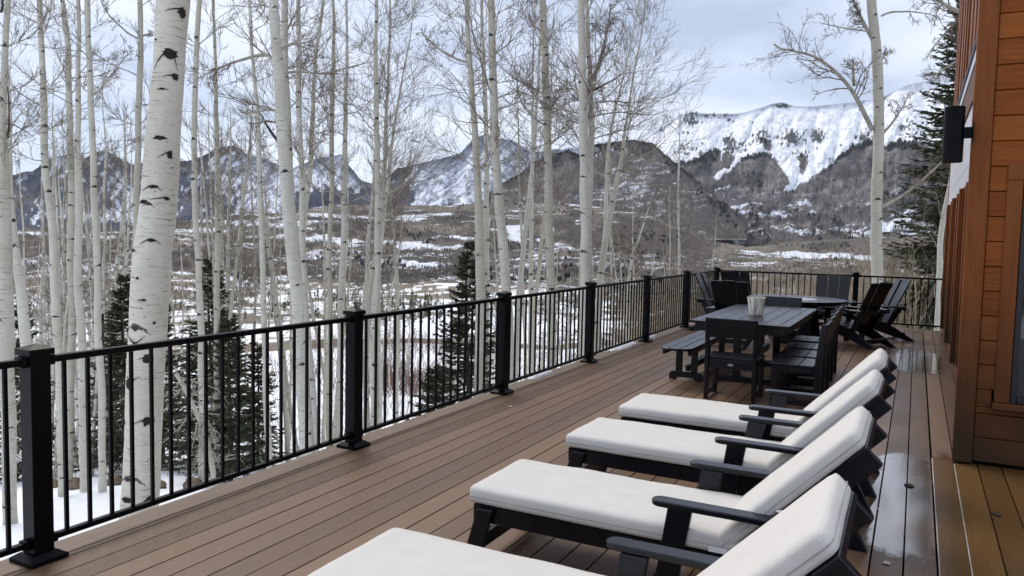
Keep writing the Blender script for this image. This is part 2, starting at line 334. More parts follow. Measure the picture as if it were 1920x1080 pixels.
def pxof(x, y, z):
    q = np.stack([x, y, z-CH], -1); d = np.maximum(q@FX, 1e-3); return 960+F*(q@RX)/d, 540-F*(q@UX)/d
PX, PY = pxof(GX, GY, GZ)
snow = np.array([.88, .90, .94]); brown = np.array([.135, .108, .082]); brown2 = np.array([.20, .165, .12])
cov = fbm(GX*.03, GY*.012, 11, 5)*.6+fbm(GX*.15, GY*.15, 12, 4)*.4
thr = np.interp(RR, [0, 30, 60, 120, 200, 320, 600, 900, 20000], [.90, .82, .70, .66, .64, .60, .50, .42, .30])
thr = thr-.10*sm(1050, 1250, PX)*sm(20, 40, RR)
mk = sm(-.02, .02, cov-thr)[..., None]; bb = (brown*(1-vn(GX*.02, GY*.02, 5))[..., None]+brown2*vn(GX*.02, GY*.02, 5)[..., None])
# road / willow strips across the meadow
st = np.abs(RR-(150+14*np.sin(AZ*7)))<13; mk = np.where(st[..., None] & (cov > .42)[..., None], 1, mk)
col = snow*(1-mk)+bb*mk
def gridq(n, m):
    i = np.arange(n*m).reshape(n, m); return np.stack([i[:-1, :-1], i[:-1, 1:], i[1:, 1:], i[1:, :-1]], -1).reshape(-1, 4)
m_ground = attrmat('snowy_ground', 'col', .85, .2, .8, .06, bump=.0)
m_hill = attrmat('brushy_hill', 'col', .95, .05, .10, .55)
m_mtn = attrmat('mountain_surface', 'col', .95, .05, .015, .30)
tagp(rawmesh('snowy_ground', np.stack([GX, GY, GZ], -1).reshape(-1, 3), gridq(nr, na), m_ground, True, attrs={'col': col.reshape(-1, 3)}), kind='structure')
def inpoly(X, Y, pts):
    r = np.zeros(X.shape, bool); n = len(pts); j = n-1
    for i in range(n):
        xi, yi = pts[i]; xj, yj = pts[j]
        c = ((yi > Y) != (yj > Y)) & (X < (xj-xi)*(Y-yi)/(yj-yi+1e-9)+xi); r ^= c; j = i
    return r
def sheet(name, ridge, x0, x1, nx, ny, ybot, dfun, paint, m, relief, back=.25):
    """a hill or mountain: rows climb from its foot to its ridge, then fall away behind"""
    xs = np.linspace(x0, x1, nx); rx, ry = zip(*ridge); yr = np.interp(xs, rx, ry)
    yr = yr+(fbm(xs*.022, xs*0+3, 21, 5)-.5)*10*relief[2]+(fbm(xs*.15, xs*0, 25, 3)-.5)*4*relief[2]
    yb = np.interp(xs, *zip(*ybot)) if isinstance(ybot, list) else np.full(nx, float(ybot))
    s = np.linspace(0, 1, ny)[:, None]; Y = yb+(yr-yb)*s; X = np.broadcast_to(xs, Y.shape)
    D = dfun(X, s); P = at(X, Y, D)
    wx = X+ (Y-yr)*.25
    rl = (1-np.abs(2*fbm(wx*.018, Y*.008, 31, 5)-1))**2*relief[0]+fbm(X*.06, Y*.05, 33, 5)*relief[1]
    env = (4*s*(1-s))**.5*np.clip((yb-yr)/80, 0, 1)
    d = ray(X, Y); d = d/(d@FH)[..., None]
    P = P+d*(rl*env)[..., None]                     # ribs and gullies: pushed nearer / farther along the slope
    P[..., 2] += (fbm(X*.08, Y*.1, 37, 4)-.5)*relief[1]*.25*env
    col = paint(X, Y, s+0*X, yr)
    # back side
    B = P[-1:]+d[-1:]*(D[-1:]*back)[..., None]; B[..., 2] = np.minimum(B[..., 2]*.4, P[-1:, :, 2]-50); 
    P = np.concatenate([P, P[-1:], B]); col = np.concatenate([col, col[-1:], col[-1:]])
    o = rawmesh(name, P.reshape(-1, 3), gridq(ny+2, nx), m, True, attrs={'col': col.reshape(-1, 3)})
    tagp(o, kind='structure'); return P, col, X, Y, yr
W = np.array
def mixc(a, b, k): k = np.asarray(k)[..., None]; return a*(1-k)+b*k
# --- far left range
def paint_left(X, Y, s, yr):
    g = fbm((X+Y*.8)*.07, (Y-X*.3)*.03, 41, 5); g2 = fbm(X*.16, Y*.13, 42, 4); g3 = fbm((X-Y)*.13, Y*.04, 46, 4)
    bias = (-.115+.22*sm(385, 470, X)-.02*sm(640, 700, X)+.04*sm(760, 830, X))+.10*(1-(Y-yr)/90).clip(-1, 1)
    bias = bias-.25*sm(700, 735, X)*sm(790, 760, X)-.18*sm(385, 400, X)*sm(460, 445, X)*sm(18, 8, Y-yr)
    bias = bias-.5*sm(300, 400, Y-.0)*sm(520, 560, X)*0
    bias += .30*np.exp(-((X-180)/110)**2-((Y-405)/14)**2)+.2*np.exp(-((X-245)/30)**2-((Y-385)/22)**2)
    bias -= .35*sm(335, 385, Y)*sm(540, 560, X)*sm(780, 740, X)
    k = sm(-.035, .035, (g*.45+g2*.3+g3*.25)-.5+bias)
    k = np.clip(k-.55*sm(.52, .60, fbm((X+Y*1.1)*.22, (Y-X*.25)*.07, 48, 5))*(k > .3), 0, 1)
    dark = mixc(W([.032, .042, .078]), W([.075, .080, .115]), sm(.4, .6, vn(X*.03, Y*.05, 44)))
    dark = mixc(dark, W([.13, .10, .09]), sm(385, 400, X)*sm(460, 445, X)*sm(22, 10, Y-yr))
    sn_ = mixc(W([.80, .85, .94]), W([.30, .31, .37]), .75*sm(.50, .62, fbm((X-Y*.6)*.12, (Y+X*.3)*.10, 47, 6))*(.35+.65*sm(690, 720, X)*sm(925, 900, X)))
    return mixc(dark, sn_, k*.95)
ridge_left = [(-600, 340), (0, 328), (60, 322), (90, 297), (120, 290), (148, 280), (160, 296), (180, 286), (200, 282), (225, 298), (250, 310), (300, 300), (350, 302), (385, 290), (402, 278), (440, 274), (462, 290), (500, 300), (540, 322), (590, 300), (640, 292), (675, 335), (705, 348), (745, 318), (790, 306), (830, 296), (862, 286), (885, 262), (905, 252), (930, 258), (960, 262), (1000, 285), (1040, 280), (1100, 280), (1180, 290), (1260, 260), (1400, 300)]
S_left = sheet('far_left_mountain_range', ridge_left, -700, 1400, 1150, 210, 440, lambda X, s: 6500+3000*s**.8, paint_left, m_mtn, (420, 300, 1.0))
# --- right snowy mountain
q5 = lambda L_: [(1200+.361*a, 130+.361*b_) for a, b_ in L_]
FOREST = q5([(-300, 640), (0, 560), (60, 525), (140, 497), (200, 487), (300, 480), (330, 440), (390, 405), (425, 425), (430, 478), (445, 430), (480, 450), (490, 478), (440, 520), (385, 562), (400, 580), (430, 572), (440, 545), (520, 482), (560, 460), (650, 450), (715, 498), (765, 548), (785, 592), (738, 622), (735, 640), (800, 612), (850, 600), (900, 562), (960, 520), (1010, 478), (1050, 440), (1100, 410), (1170, 385), (1200, 380), (1290, 402), (1400, 388), (1500, 400), (1662, 410), (2600, 380), (2600, 1400), (-300, 1400)])
ISL = [q5([(812, 450), (840, 440), (876, 500), (836, 547), (820, 510)]), q5([(625, 375), (680, 372), (676, 415), (640, 425)])]
CON = [q5([(1010, 474), (1040, 448), (1100, 402), (1200, 376), (1205, 402), (1120, 432), (1040, 472)]), q5([(1255, 405), (1330, 380), (1352, 350), (1380, 380), (1432, 392), (1432, 415), (1290, 420)]), q5([(515, 486), (560, 456), (650, 445), (722, 497), (650, 463), (560, 472)]), q5([(-50, 560), (60, 515), (140, 492), (300, 475), (420, 482), (300, 494), (140, 512)])]
SPK = [(265, 262, 50, 42, .62), (462, 385, 30, 60, .75), (640, 360, 42, 46, .55), (790, 362, 75, 48, .58), (922, 350, 36, 36, .72), (1170, 352, 55, 40, .55), (1400, 318, 80, 60, .42), (738, 190, 38, 12, .9), (400, 240, 120, 26, .30), (850, 440, 60, 40, .35), (225, 425, 50, 45, .35), (520, 395, 60, 40, .5), (360, 450, 60, 40, .5), (1330, 220, 60, 20, .15)]
def streaks(X, Y, sd):
    yy = Y+22*(fbm(X*.012, Y*.03, sd+1, 4)-.5)+7*(fbm(X*.06, Y*.06, sd+2, 3)-.5)
    return fbm(X*.03+Y*.06, yy*.26, sd, 6)*.62+fbm(X*.007, Y*.03, sd+3, 3)*.26+fbm(X*.3, Y*.5, sd+4, 3)*.12
def paint_right(X, Y, s, yr):
    wx = X+(fbm(X*.06, Y*.06, 51, 4)-.5)*16; wy = Y+(fbm(X*.06, Y*.06, 52, 4)-.5)*12
    sn = mixc(W([.92, .93, .96]), W([.80, .84, .91]), fbm((X+Y)*.03, (Y-X*.4)*.02, 53, 4))
    br = mixc(W([.150, .132, .135]), W([.215, .195, .188]), sm(.35, .65, fbm(X*.03, Y*.12, 54, 4)))
    br = mixc(br, W([.085, .075, .082]), .7*sm(.55, .62, fbm(X*.015+4, Y*.035, 59, 3)))
    br = mixc(br, W([.32, .31, .33]), sm(.52, .7, fbm(X*.25, Y*.035, 55, 3))*.30*sm(440, 330, Y))
    f = inpoly(wx, wy, FOREST)
    for p in ISL: f = f | inpoly(wx, wy, p)
    c = mixc(sn, br, f*1.0)
    # snow streaks low on the slopes
    st = sm(.56, .62, streaks(X, Y, 56)+.055*sm(370, 450, Y)-.03)*f*sm(335, 380, Y)
    for (cx, cy, rx, ry, a) in [(530, 706, 60, 10, 1), (435, 618, 30, 20, .9), (1330, 800, 120, 30, .9), (1400, 880, 140, 34, .9), (100, 655, 70, 8, .6), (240, 800, 70, 12, .5), (1460, 625, 60, 22, .7), (560, 800, 300, 8, .3), (950, 960, 300, 14, .75), (850, 850, 150, 10, .5)]:
        px, py = 1200+.361*cx, 130+.361*cy
        e = np.exp(-(((X-px)+(Y-py)*2)/(.361*rx))**2-((Y-py+(X-px)*.12)/(.361*ry))**2)
        st = np.maximum(st, sm(.5, .62, e*a*.9+(streaks(X, Y, 57)-.5)*1.1))
    c = mixc(c, W([.78, .82, .9]), st*.92)
    for p in CON: c = mixc(c, W([.028, .034, .045]), inpoly(wx, wy, p)*.95)
    for (cx, cy, rx, ry, a) in SPK:
        px, py = 1200+.361*cx, 130+.361*cy
        e = np.exp(-((X-px)/(.361*rx))**2-((Y-py)/(.361*ry))**2)
        k = sm(.0, .05, e*a*.95+(fbm(X*.33, Y*.23, 58, 3)-.5)*1.1-.36)
        c = mixc(c, W([.035, .04, .05]), k*.9)
    return c
ridge_right = [(1100, 330), (1180, 285), (1222, 252), (1258, 230), (1275, 216), (1300, 211), (1325, 214), (1360, 213), (1390, 212), (1420, 203), (1447, 194), (1465, 192), (1490, 199), (1530, 199), (1600, 192), (1650, 184), (1700, 161), (1740, 150), (1800, 128), (1900, 100), (2050, 90), (2300, 140), (2700, 200)]
S_right = sheet('snowy_mountain', ridge_right, 1100, 2600, 1150, 330, 500, lambda X, s: 3200+3800*s**1.1, paint_right, m_mtn, (300, 200, .35))
# --- dark brown hill in the middle
def paint_mid(X, Y, s, yr):
    br = mixc(W([.150, .135, .130]), W([.210, .188, .175]), sm(.35, .65, fbm(X*.03, Y*.06, 61, 5)))
    c = mixc(br, W([.035, .035, .04]), sm(.53, .60, fbm(X*.10, Y*.12, 62, 4))*sm(30, 5, Y-yr)*.8)
    st = sm(.60, .66, streaks(X, Y, 63)+.0*Y)*.7
    return mixc(c, W([.76, .80, .88]), st*.9)
S_mid = sheet('dark_brown_hill', [(880, 400), (940, 345), (985, 318), (1030, 290), (1062, 283), (1085, 290), (1115, 272), (1150, 264), (1190, 264), (1222, 268), (1245, 290), (1280, 318), (1340, 370), (1400, 410)], 880, 1400, 420, 150, 450, lambda X, s: 2600+1500*s, paint_mid, m_hill, (160, 110, .8))
# --- rolling foothills in front
def paint_foot(X, Y, s, yr):
    b1 = mixc(W([.140, .126, .112]), W([.215, .188, .155]), sm(.35, .65, fbm(X*.008, Y*.05, 71, 5)))
    b1 = mixc(b1, W([.060, .055, .052]), sm(.52, .60, fbm(X*.02, Y*.10, 72, 5))*.75)
    b1 = mixc(b1, W([.23, .19, .14]), .5*sm(.5, .62, fbm(X*.006, Y*.06, 73, 3))*sm(620, 380, X))
    yy_ = Y+10*(fbm(X*.010, Y*.03, 70, 3)-.5)+X*.02*np.sin(Y*.05); v = fbm(X*.016, yy_*.34, 74, 6)*.72+fbm(X*.008, Y*.05, 75, 3)*.28
    b_ = -.01+.03*sm(700, 300, X)*sm(470, 420, Y)+.03*sm(500, 560, X)*sm(900, 800, X)-.05*sm(1000, 1150, X)*sm(480, 460, Y)
    st = sm(.575, .63, v+b_)*.95
    # a few long snowfields that read clearly in the valley
    for (cx, cy, rx, ry) in [(780, 495, 120, 7), (620, 450, 120, 8), (640, 405, 90, 5), (1150, 388, 150, 3), (720, 455, 90, 6), (100, 440, 160, 5), (480, 420, 160, 6), (130, 498, 120, 22), (350, 520, 90, 12), (860, 446, 60, 5), (1220, 492, 60, 4), (1560, 480, 180, 7), (1690, 430, 120, 14)]:
        e = np.exp(-((X-cx)/rx)**2-((Y-cy-(X-cx)*.05)/ry)**2); st = np.maximum(st, sm(.42, .5, e*.75+(fbm(X*.03, Y*.25, 76, 4)-.5)*.9))
    c = mixc(b1, W([.78, .81, .88]), st*.93)
    dk = sm(.0, .04, np.exp(-((X-720)/130)**2-((Y-520)/13)**2)*.8+(fbm(X*.09, Y*.12, 77, 4)-.5)-.35)
    c = mixc(c, W([.035, .038, .034]), dk*.85)
    e = inpoly(X+0*Y, Y+(fbm(X*.05, Y*.05, 78, 3)-.5)*8, [(1150, 420), (1210, 405), (1245, 421), (1300, 442), (1335, 458), (1345, 520), (1050, 520), (1080, 440)])
    return mixc(c, mixc(W([.085, .07, .066]), W([.125, .105, .09]), vn(X*.1, Y*.2, 79)), e*.9*(1-st*.6))
S_foot = sheet('rolling_foothills', [(-700, 430), (0, 432), (100, 428), (180, 434), (250, 430), (330, 418), (400, 404), (470, 398), (540, 402), (600, 388), (680, 384), (760, 386), (850, 384), (930, 378), (1000, 380), (1080, 384), (1150, 392), (1215, 404), (1262, 425), (1310, 448), (1400, 462), (1500, 452), (1600, 448), (1760, 440), (2600, 450)], -700, 2600, 1500, 170, 560, lambda X, s: 620+1900*s**1.3, paint_foot, m_hill, (60, 45, .55))
m_farasp = mat('distant_bare_aspens', (.235, .208, .190), .95, .05, .45, (.02, .02, .02))
m_farcon = mat('distant_conifers', (.030, .038, .036), .95, .05, .4, (.02, .02, .02))
def far_trees(name, sh, n, m, hh, ww, seed, weight, k=3):
    """thousands of tiny bare or evergreen trees: each a few crossed upright slivers rooted on the slope"""
    P, col, X, Y, yr = sh; g = np.random.RandomState(seed); ny, nx = X.shape; P = P[:ny]; wgt = weight(X, Y, col[:ny], yr).ravel(); wgt = wgt/wgt.sum()
    i = g.choice(ny*nx, n, p=wgt); jx, jy = i % nx, i//nx; jx = np.clip(jx, 0, nx-2); jy = np.clip(jy, 0, ny-2); a, b_ = g.rand(n, 1), g.rand(n, 1)
    B = P[jy, jx]*(1-a)*(1-b_)+P[jy, jx+1]*a*(1-b_)+P[jy+1, jx]*(1-a)*b_+P[jy+1, jx+1]*a*b_
    h = hh*g.uniform(.6, 1.3, n); V = []
    for q in range(k):
        th = g.uniform(0, math.pi, n); d = np.stack([np.cos(th), np.sin(th), 0*th], 1); w_ = ww*h*g.uniform(.6, 1.2, n); off = g.normal(size=(n, 3))*(ww*h*.5)[:, None]; off[:, 2] = 0; md = g.uniform(.25, .6, n)
        lean = g.normal(size=(n, 3))*.08*h[:, None]; up = np.stack([0*h, 0*h, h*g.uniform(.75, 1, n)], 1)+lean
        V.append(np.stack([B+off*.3, B+off+up*md[:, None]+d*w_[:, None]/2, B+off+up, B+off+up*md[:, None]-d*w_[:, None]/2], 1))
    V = np.concatenate(V).reshape(-1, 3); Q = np.arange(len(V)).reshape(-1, 4); tagp(rawmesh(name, V, Q, m), kind='stuff')
inv = lambda X: ((X > -150) & (X < 2050))*1.0
lum = lambda c: c.mean(-1)
far_trees('distant_aspen_wood', S_foot, 34000, m_farasp, 6, .16, 1, lambda X, Y, c, yr: inv(X)*sm(.45, .2, lum(c))*(Y < 520)*(.2+fbm(X*.02, Y*.08, 141, 4)**3*6)*sm(yr-2, yr+30, Y))
far_trees('distant_conifer_stand', S_foot, 1500, m_farcon, 8, .34, 2, lambda X, Y, c, yr: inv(X)*(Y < 535)*sm(.52, .62, fbm(X*.012, Y*.05, 142, 4))*sm(.5, .25, lum(c)), 4)
far_trees('hillside_aspen_wood', S_mid, 16000, m_farasp, 13, .15, 3, lambda X, Y, c, yr: sm(.45, .2, lum(c)))
far_trees('hilltop_conifer_stand', S_mid, 380, m_farcon, 20, .3, 4, lambda X, Y, c, yr: sm(45, 0, Y-yr)*sm(.45, .55, fbm(X*.05, Y*.05, 143, 3)), 4)
far_trees('mountain_aspen_wood', S_right, 34000, m_farasp, 17, .15, 5, lambda X, Y, c, yr: inv(X)*sm(.45, .2, lum(c))*(X > 1150)*(.3+fbm(X*.03, Y*.08, 144, 4)**3*5))
far_trees('mountain_conifer_stand', S_right, 1700, m_farcon, 28, .26, 6, lambda X, Y, c, yr: inv(X)*sm(.12, .05, lum(c))*(X > 1150)+.0005*inv(X)*(Y > yr+40), 4)
# ------------------------------------------------------------------ deck
m_all = []
def boards():
    rs = random.Random(4)
    def sheet_boards(name, x0, x1, y0, y1, m, pitch=.1575, off=.018):
        V = []; Q = []; T = []; n = 0
        k0 = math.floor((x0-off)/pitch)
        for k in range(k0, int((x1-off)/pitch)+2):
            a = max(off+k*pitch+.0040, x0); b_ = min(off+(k+1)*pitch-.0040, x1)
            if b_-a < .02: continue
            tn = rs.uniform(.16, .58); e = .0015; zz = rs.uniform(-.0012, .0012)
            sec = [(a, -.025), (a, -e), (a+e, 0), (b_-e, 0), (b_, -e), (b_, -.025)]
            ysp = [y0, y1]
            for (p, q) in zip(ysp[:-1], ysp[1:]):
                for yy in (p, q):
                    for u, z in sec: V.append((u, yy, z+zz)); T.append(tn)
                for i in range(6):
                    j = (i+1) % 6; Q.append((n+i, n+6+i, n+6+j, n+j))
                Q.append((n, n+1, n+4, n+5)); Q.append((n+1, n+2, n+3, n+4)); Q.append((n+6, n+11, n+10, n+7)); Q.append((n+7, n+10, n+9, n+8)); n += 12
        o = rawmesh(name, V, Q, m, attrs={'tone': W(T)}); return tagp(o, kind='structure')
    sheet_boards('deck', -3.80, .186, -3, 16.9, m_deck)
    sheet_boards('deck_by_the_house', .186, 4.0, -3, 6.86, m_deck2)
    sheet_boards('deck_strip_along_wall', .186, .72, 6.868, 16.9, m_deck)
    b_ = MB(); b_.box(-3.99, -3.806, -3, 17.09, -.03, .0015); b_.box(-3.80, .7, 16.906, 17.09, -.03, .0015); tagp(b_.build('deck_border', m_border, bev=.003), kind='structure')
    b_ = MB(); b_.box(-3.975, 4.0, -3, 17.07, -.30, -.045); tagp(b_.build('deck_underside', m_dark), kind='structure')
boards()
# puddles: thin irregular films of water
def puddle(name, cx, cy, rx, ry, sd):
    n = 90; th = np.linspace(0, 2*math.pi, n, endpoint=False)
    rad = .72+.55*(fbm(np.cos(th)*1.6+5, np.sin(th)*1.6+5, sd, 5)-.3)
    x = cx+rx*rad*np.cos(th); y = cy+ry*rad*np.sin(th)
    b_ = bmesh.new(); vs = [b_.verts.new((p, q, .0032)) for p, q in zip(x, y)]; f = b_.faces.new(vs); bmesh.ops.recalc_face_normals(b_, faces=[f])
    ret = bmesh.ops.extrude_face_region(b_, geom=[f])
    for v in ret['geom']:
        if isinstance(v, bmesh.types.BMVert): v.co.z = -.002
    bmesh.ops.recalc_face_normals(b_, faces=b_.faces)
    me = bpy.data.meshes.new(name); b_.to_mesh(me); b_.free(); me.materials.append(m_puddle); o = bpy.data.objects.new(name, me); C.objects.link(o); tagp(o, kind='structure')
m_gap_highlight = mat('painted_wet_edge_highlight', (.55, .50, .45), .35, .5, .4, (40, 9, 40))  # highlight along the wet board edges, painted as pale strips in the gaps
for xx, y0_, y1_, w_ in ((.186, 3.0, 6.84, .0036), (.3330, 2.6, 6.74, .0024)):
    b_ = MB(); b_.box(xx-w_, xx+w_, y0_, y1_, -.012, -.0006); tagp(b_.build('painted_highlight_in_board_gap', m_gap_highlight), kind='structure')
# ------------------------------------------------------------------ railing
PXL, PY0, SP = -3.848, 2.2566, 2.4533
def make_post(par, x, y, rz=0, cap=True):
    b_ = MB(); b_.box(x-.05, x+.05, y-.05, y+.05, .02, 1.06); p = b_.build('post', m_metal, par, .005)
    b_ = MB(); b_.box(x-.062, x+.062, y-.062, y+.062, 1.045, 1.075); b_.b.verts.ensure_lookup_table()
    top = [b_.b.verts.new((x+i*.062, y+j*.062, 1.0752)) for i, j in ((-1, -1), (1, -1), (1, 1), (-1, 1))]; ap = b_.b.verts.new((x, y, 1.098))
    for i in range(4): b_.b.faces.new((top[i], top[(i+1) % 4], ap))
    b_.build('post_cap', m_metal, p)
    b_ = MB()
    def fr(z0, z1, r0, r1):
        A = [b_.b.verts.new((x+i*r0, y+j*r0, z0)) for i, j in ((-1, -1), (1, -1), (1, 1), (-1, 1))]; B = [b_.b.verts.new((x+i*r1, y+j*r1, z1)) for i, j in ((-1, -1), (1, -1), (1, 1), (-1, 1))]
        for i in range(4): b_.b.faces.new((A[i], A[(i+1) % 4], B[(i+1) % 4], B[i]))
        b_.b.faces.new(B)
    fr(.002, .022, .094, .094); fr(.022, .045, .094, .06)
    b_.build('base_plate', m_metal, p)
    return p
def rails(par, p, q):
    p, q = Vector(p), Vector(q); d = (q-p).normalized()
    for z, h, wd, nm in ((1.012, .034, .045, 'top_rail'), (.095, .030, .038, 'bottom_rail')):
        b_ = MB(); b_.bar((*p.xy, z), (*q.xy, z), wd, h); r = b_.build(nm, m_metal, par, .004)
        for e, s in ((p, 1), (q, -1)):
            b_ = MB(); b_.bar((*(e.xy+d.xy*0), z-.0), (*(e.xy+d.xy*.035*s), z), wd+.018, h+.018); b_.build('rail_bracket', m_metal, r, .004)
def balusters(pts):
    b_ = MB()
    for x, y in pts: b_.box(x-.0095, x+.0095, y-.0095, y+.0095, .10, 1.0)
    return b_
side = empty('deck_railing', (-3.848, 7, 0), label='long black metal deck railing along the left edge of the deck, facing the aspens', cat='railing')
side.location = (0, 0, 0)
n_b = 0; rest = []
for i in range(-1, 7): make_post(side, PXL, PY0+i*SP)
for i in range(-1, 6):
    ya, yb = PY0+i*SP+.05, PY0+(i+1)*SP-.05
    rails(side, (PXL, ya, 0), (PXL, yb, 0))
    for k in range(18):
        y = ya+(yb-ya)*(k+.75)/18.5
        if i == -1 and y < 1.2: continue
        if n_b < 99: balusters([(PXL, y)]).build('baluster', m_metal, side, .002); n_b += 1
        else: rest.append((PXL, y))
tagp(balusters(rest).build('baluster', m_metal, side, .002), kind='stuff')
endr = empty('deck_railing', (0, 0, 0), label='black metal railing across the far end of the deck, meeting the cabin wall', cat='railing')
YE = PY0+6*SP
make_post(endr, -1.062, YE); rails(endr, (PXL+.05, YE, 0), (-1.112, YE, 0)); rails(endr, (-1.012, YE, 0), (.575, YE, 0))
for a, b_, n in ((PXL+.05, -1.112, 22), (-1.012, .575, 12)):
    for k in range(n):
        x = a+(b_-a)*(k+.75)/(n+.5); balusters([(x, YE)]).build('baluster', m_metal, endr, .002)
# ------------------------------------------------------------------ cabin
cab = empty('wooden_cabin', (0, 0, 0), label='stained cedar cabin with horizontal board siding and dark-framed window beside the deck', cat='house')
def tone_boards(name, lst, m, par, bev=.004):
    b_ = MB(); cnt = []
    for bx in lst: b_.box(*bx); cnt.append(1)
    bm = b_.b; bm.faces.ensure_lookup_table(); lay = bm.verts.layers.float.new('tone'); bm.verts.ensure_lookup_table(); rs = random.Random(len(lst)+11)
    for i in range(len(lst)):
        tv = rs.uniform(.25, .5)
        for v in list(bm.verts)[i*8:i*8+8]: v[lay] = tv
    return b_.build(name, m, par, bev)
YF = 6.80
lst = []; z = .03; hb = .1868; k = 0
while z < 7.4:
    z1 = z+hb
    xe = .4535
    if abs(z-.4036) < .01: lst.append((xe, 4.5, YF, YF+.03, z, .451)); lst.append((xe, .554, YF+.001, YF+.03, .452, z1-.005)); lst.append((1.94, 4.5, YF+.001, YF+.03, .452, z1-.005))
    elif z < .44 or z > 2.25: lst.append((xe, 4.5, YF+.001*(k % 2), YF+.03, z, z1-.005))
    else: lst.append((xe, .572, YF+.001*(k % 2), YF+.03, z, z1-.005)); lst.append((1.9, 4.5, YF+.001*(k % 2), YF+.03, z, z1-.005))
    z = z1; k += 1
tone_boards('front_siding', lst, m_cedar, cab, .005)
b_ = MB(); b_.box(.46, 4.5, YF+.034, YF+.16, .0, 7.5); b_.build('front_wall', m_dark, cab)
tone_boards('corner_board', [(.318, .4505, YF-.025, YF+.045, .012, 7.5)], m_trim, cab, .008)
tone_boards('corner_board', [(.328, .60, YF+.046, YF+.19, .012, 7.5)], m_trim, cab, .006)
wn = bpy.data.objects.new('window', None); C.objects.link(wn); wn.parent = cab
for xa_, xb_ in ((.567, .668), (1.82, 1.92)): tone_boards('casing', [(xa_, xb_, YF-.012, YF+.05, .50, 2.165)], m_trim, wn)
tone_boards('casing', [(.567, 1.92, YF-.013, YF+.05, 2.167, 2.29)], m_trim, wn)
tone_boards('sill', [(.555, 1.93, YF-.065, YF+.05, .452, .498)], m_trim, wn)
b_ = MB(); b_.box(.672, .712, YF+.0, YF+.06, .50, 2.163); b_.box(1.78, 1.818, YF+.0, YF+.06, .50, 2.163); b_.box(.713, 1.779, YF+.0, YF+.06, .50, .548); b_.box(.713, 1.779, YF, YF+.06, 2.12, 2.163); b_.build('frame', m_frame, wn, .004)
b_ = MB(); b_.box(.713, 1.779, YF+.03, YF+.033, .549, 2.119); b_.build('pane', m_glass, wn)
# side wall (runs away along the deck)
XS = .53
b_ = MB(); b_.box(XS+.04, XS+.3, YF+.19, 17.62, 0, 7.5); b_.build('side_wall', m_dark, cab)
rs = random.Random(5)
# lower storey: door and window units between timber pillars
ys = [7.0, 8.15, 9.35, 10.55, 11.75, 12.95, 14.15, 15.35, 16.55, 17.5]
for i, y in enumerate(ys): tone_boards('casing', [(XS-.075+.02*(i % 2), XS+.05, y, y+.17, .10+(.12 if i % 2 else .0), 2.42)], m_trim, cab)
for i in range(len(ys)-1):
    a, c = ys[i]+.17, ys[i+1]
    d = bpy.data.objects.new('glazed_door', None); C.objects.link(d); d.parent = cab
    tone_boards('frame', [(XS-.005, XS+.045, a+.001, a+.09, .12, 2.40), (XS-.005, XS+.045, c-.09, c-.001, .12, 2.40), (XS-.004, XS+.045, a+.091, c-.091, .12, .30), (XS-.004, XS+.045, a+.091, c-.091, 2.27, 2.40)], m_trim, d)
    b_ = MB(); b_.box(XS+.015, XS+.02, a+.09, c-.09, .30, 2.27); b_.build('pane', m_glass, d)
tone_boards('skirting', [(XS-.02, XS+.05, YF+.195, 17.6, .012, .095)], m_fascia, cab)
b_ = MB(); 
for k in range(4): b_.box(XS-.028+.001*k, XS+.03, YF+.2, 17.62, 2.43+k*.235, 2.43+k*.235+.229)
b_.build('frieze_panel', m_white, cab, .003)
tone_boards('fascia', [(XS-.045, XS+.03, YF+.2, 17.63, 3.375, 3.74)], m_fascia, cab)
b_ = MB(); b_.box(XS-.06, XS+.03, YF+.2, 17.64, 3.745, 3.86); b_.build('trim_strip', m_white, cab, .004)
b_ = MB(); b_.box(XS-.075, XS+.03, YF+.2, 17.64, 3.865, 3.97); b_.build('gutter', m_metal, cab, .006)
for i in range(12): tone_boards('upper_batten', [(XS-.06+.004*(i % 3), XS+.03, 7.1+i*.9, 7.1+i*.9+rs.uniform(.2, .5), 3.975, 7.45)], m_trim, cab)
b_ = MB(); b_.box(XS-.015, XS+.035, YF+.2, 17.6, 3.975, 7.45); b_.build('upper_window_band', m_glass, cab)
tone_boards('corner_board', [(XS-.035, XS+.2, 17.63, 17.76, .0, 7.5)], m_trim, cab)
b_ = MB(); b_.box(.1, 4.6, 6.45, 18.0, 7.52, 7.7); b_.build('roof', m_fascia, cab)
# wall sconce
sco = empty('wall_sconce', (.205, 6.71, 2.31), label='black cylinder up-and-down wall light on the cabin corner board', cat='wall light')
b_ = MB(); n = 40; b_.cyl(-.006, 0, -.012, .40, .069, n=n); ob = b_.build('shade', m_metal, sco, .003)
b_ = MB(); b_.box(.05, .114, -.02, .022, .165, .245); b_.build('arm', m_metal, sco, .002)
b_ = MB(); b_.box(.112, .122, -.05, .05, .13, .28); b_.build('wall_plate', m_metal, sco, .003)
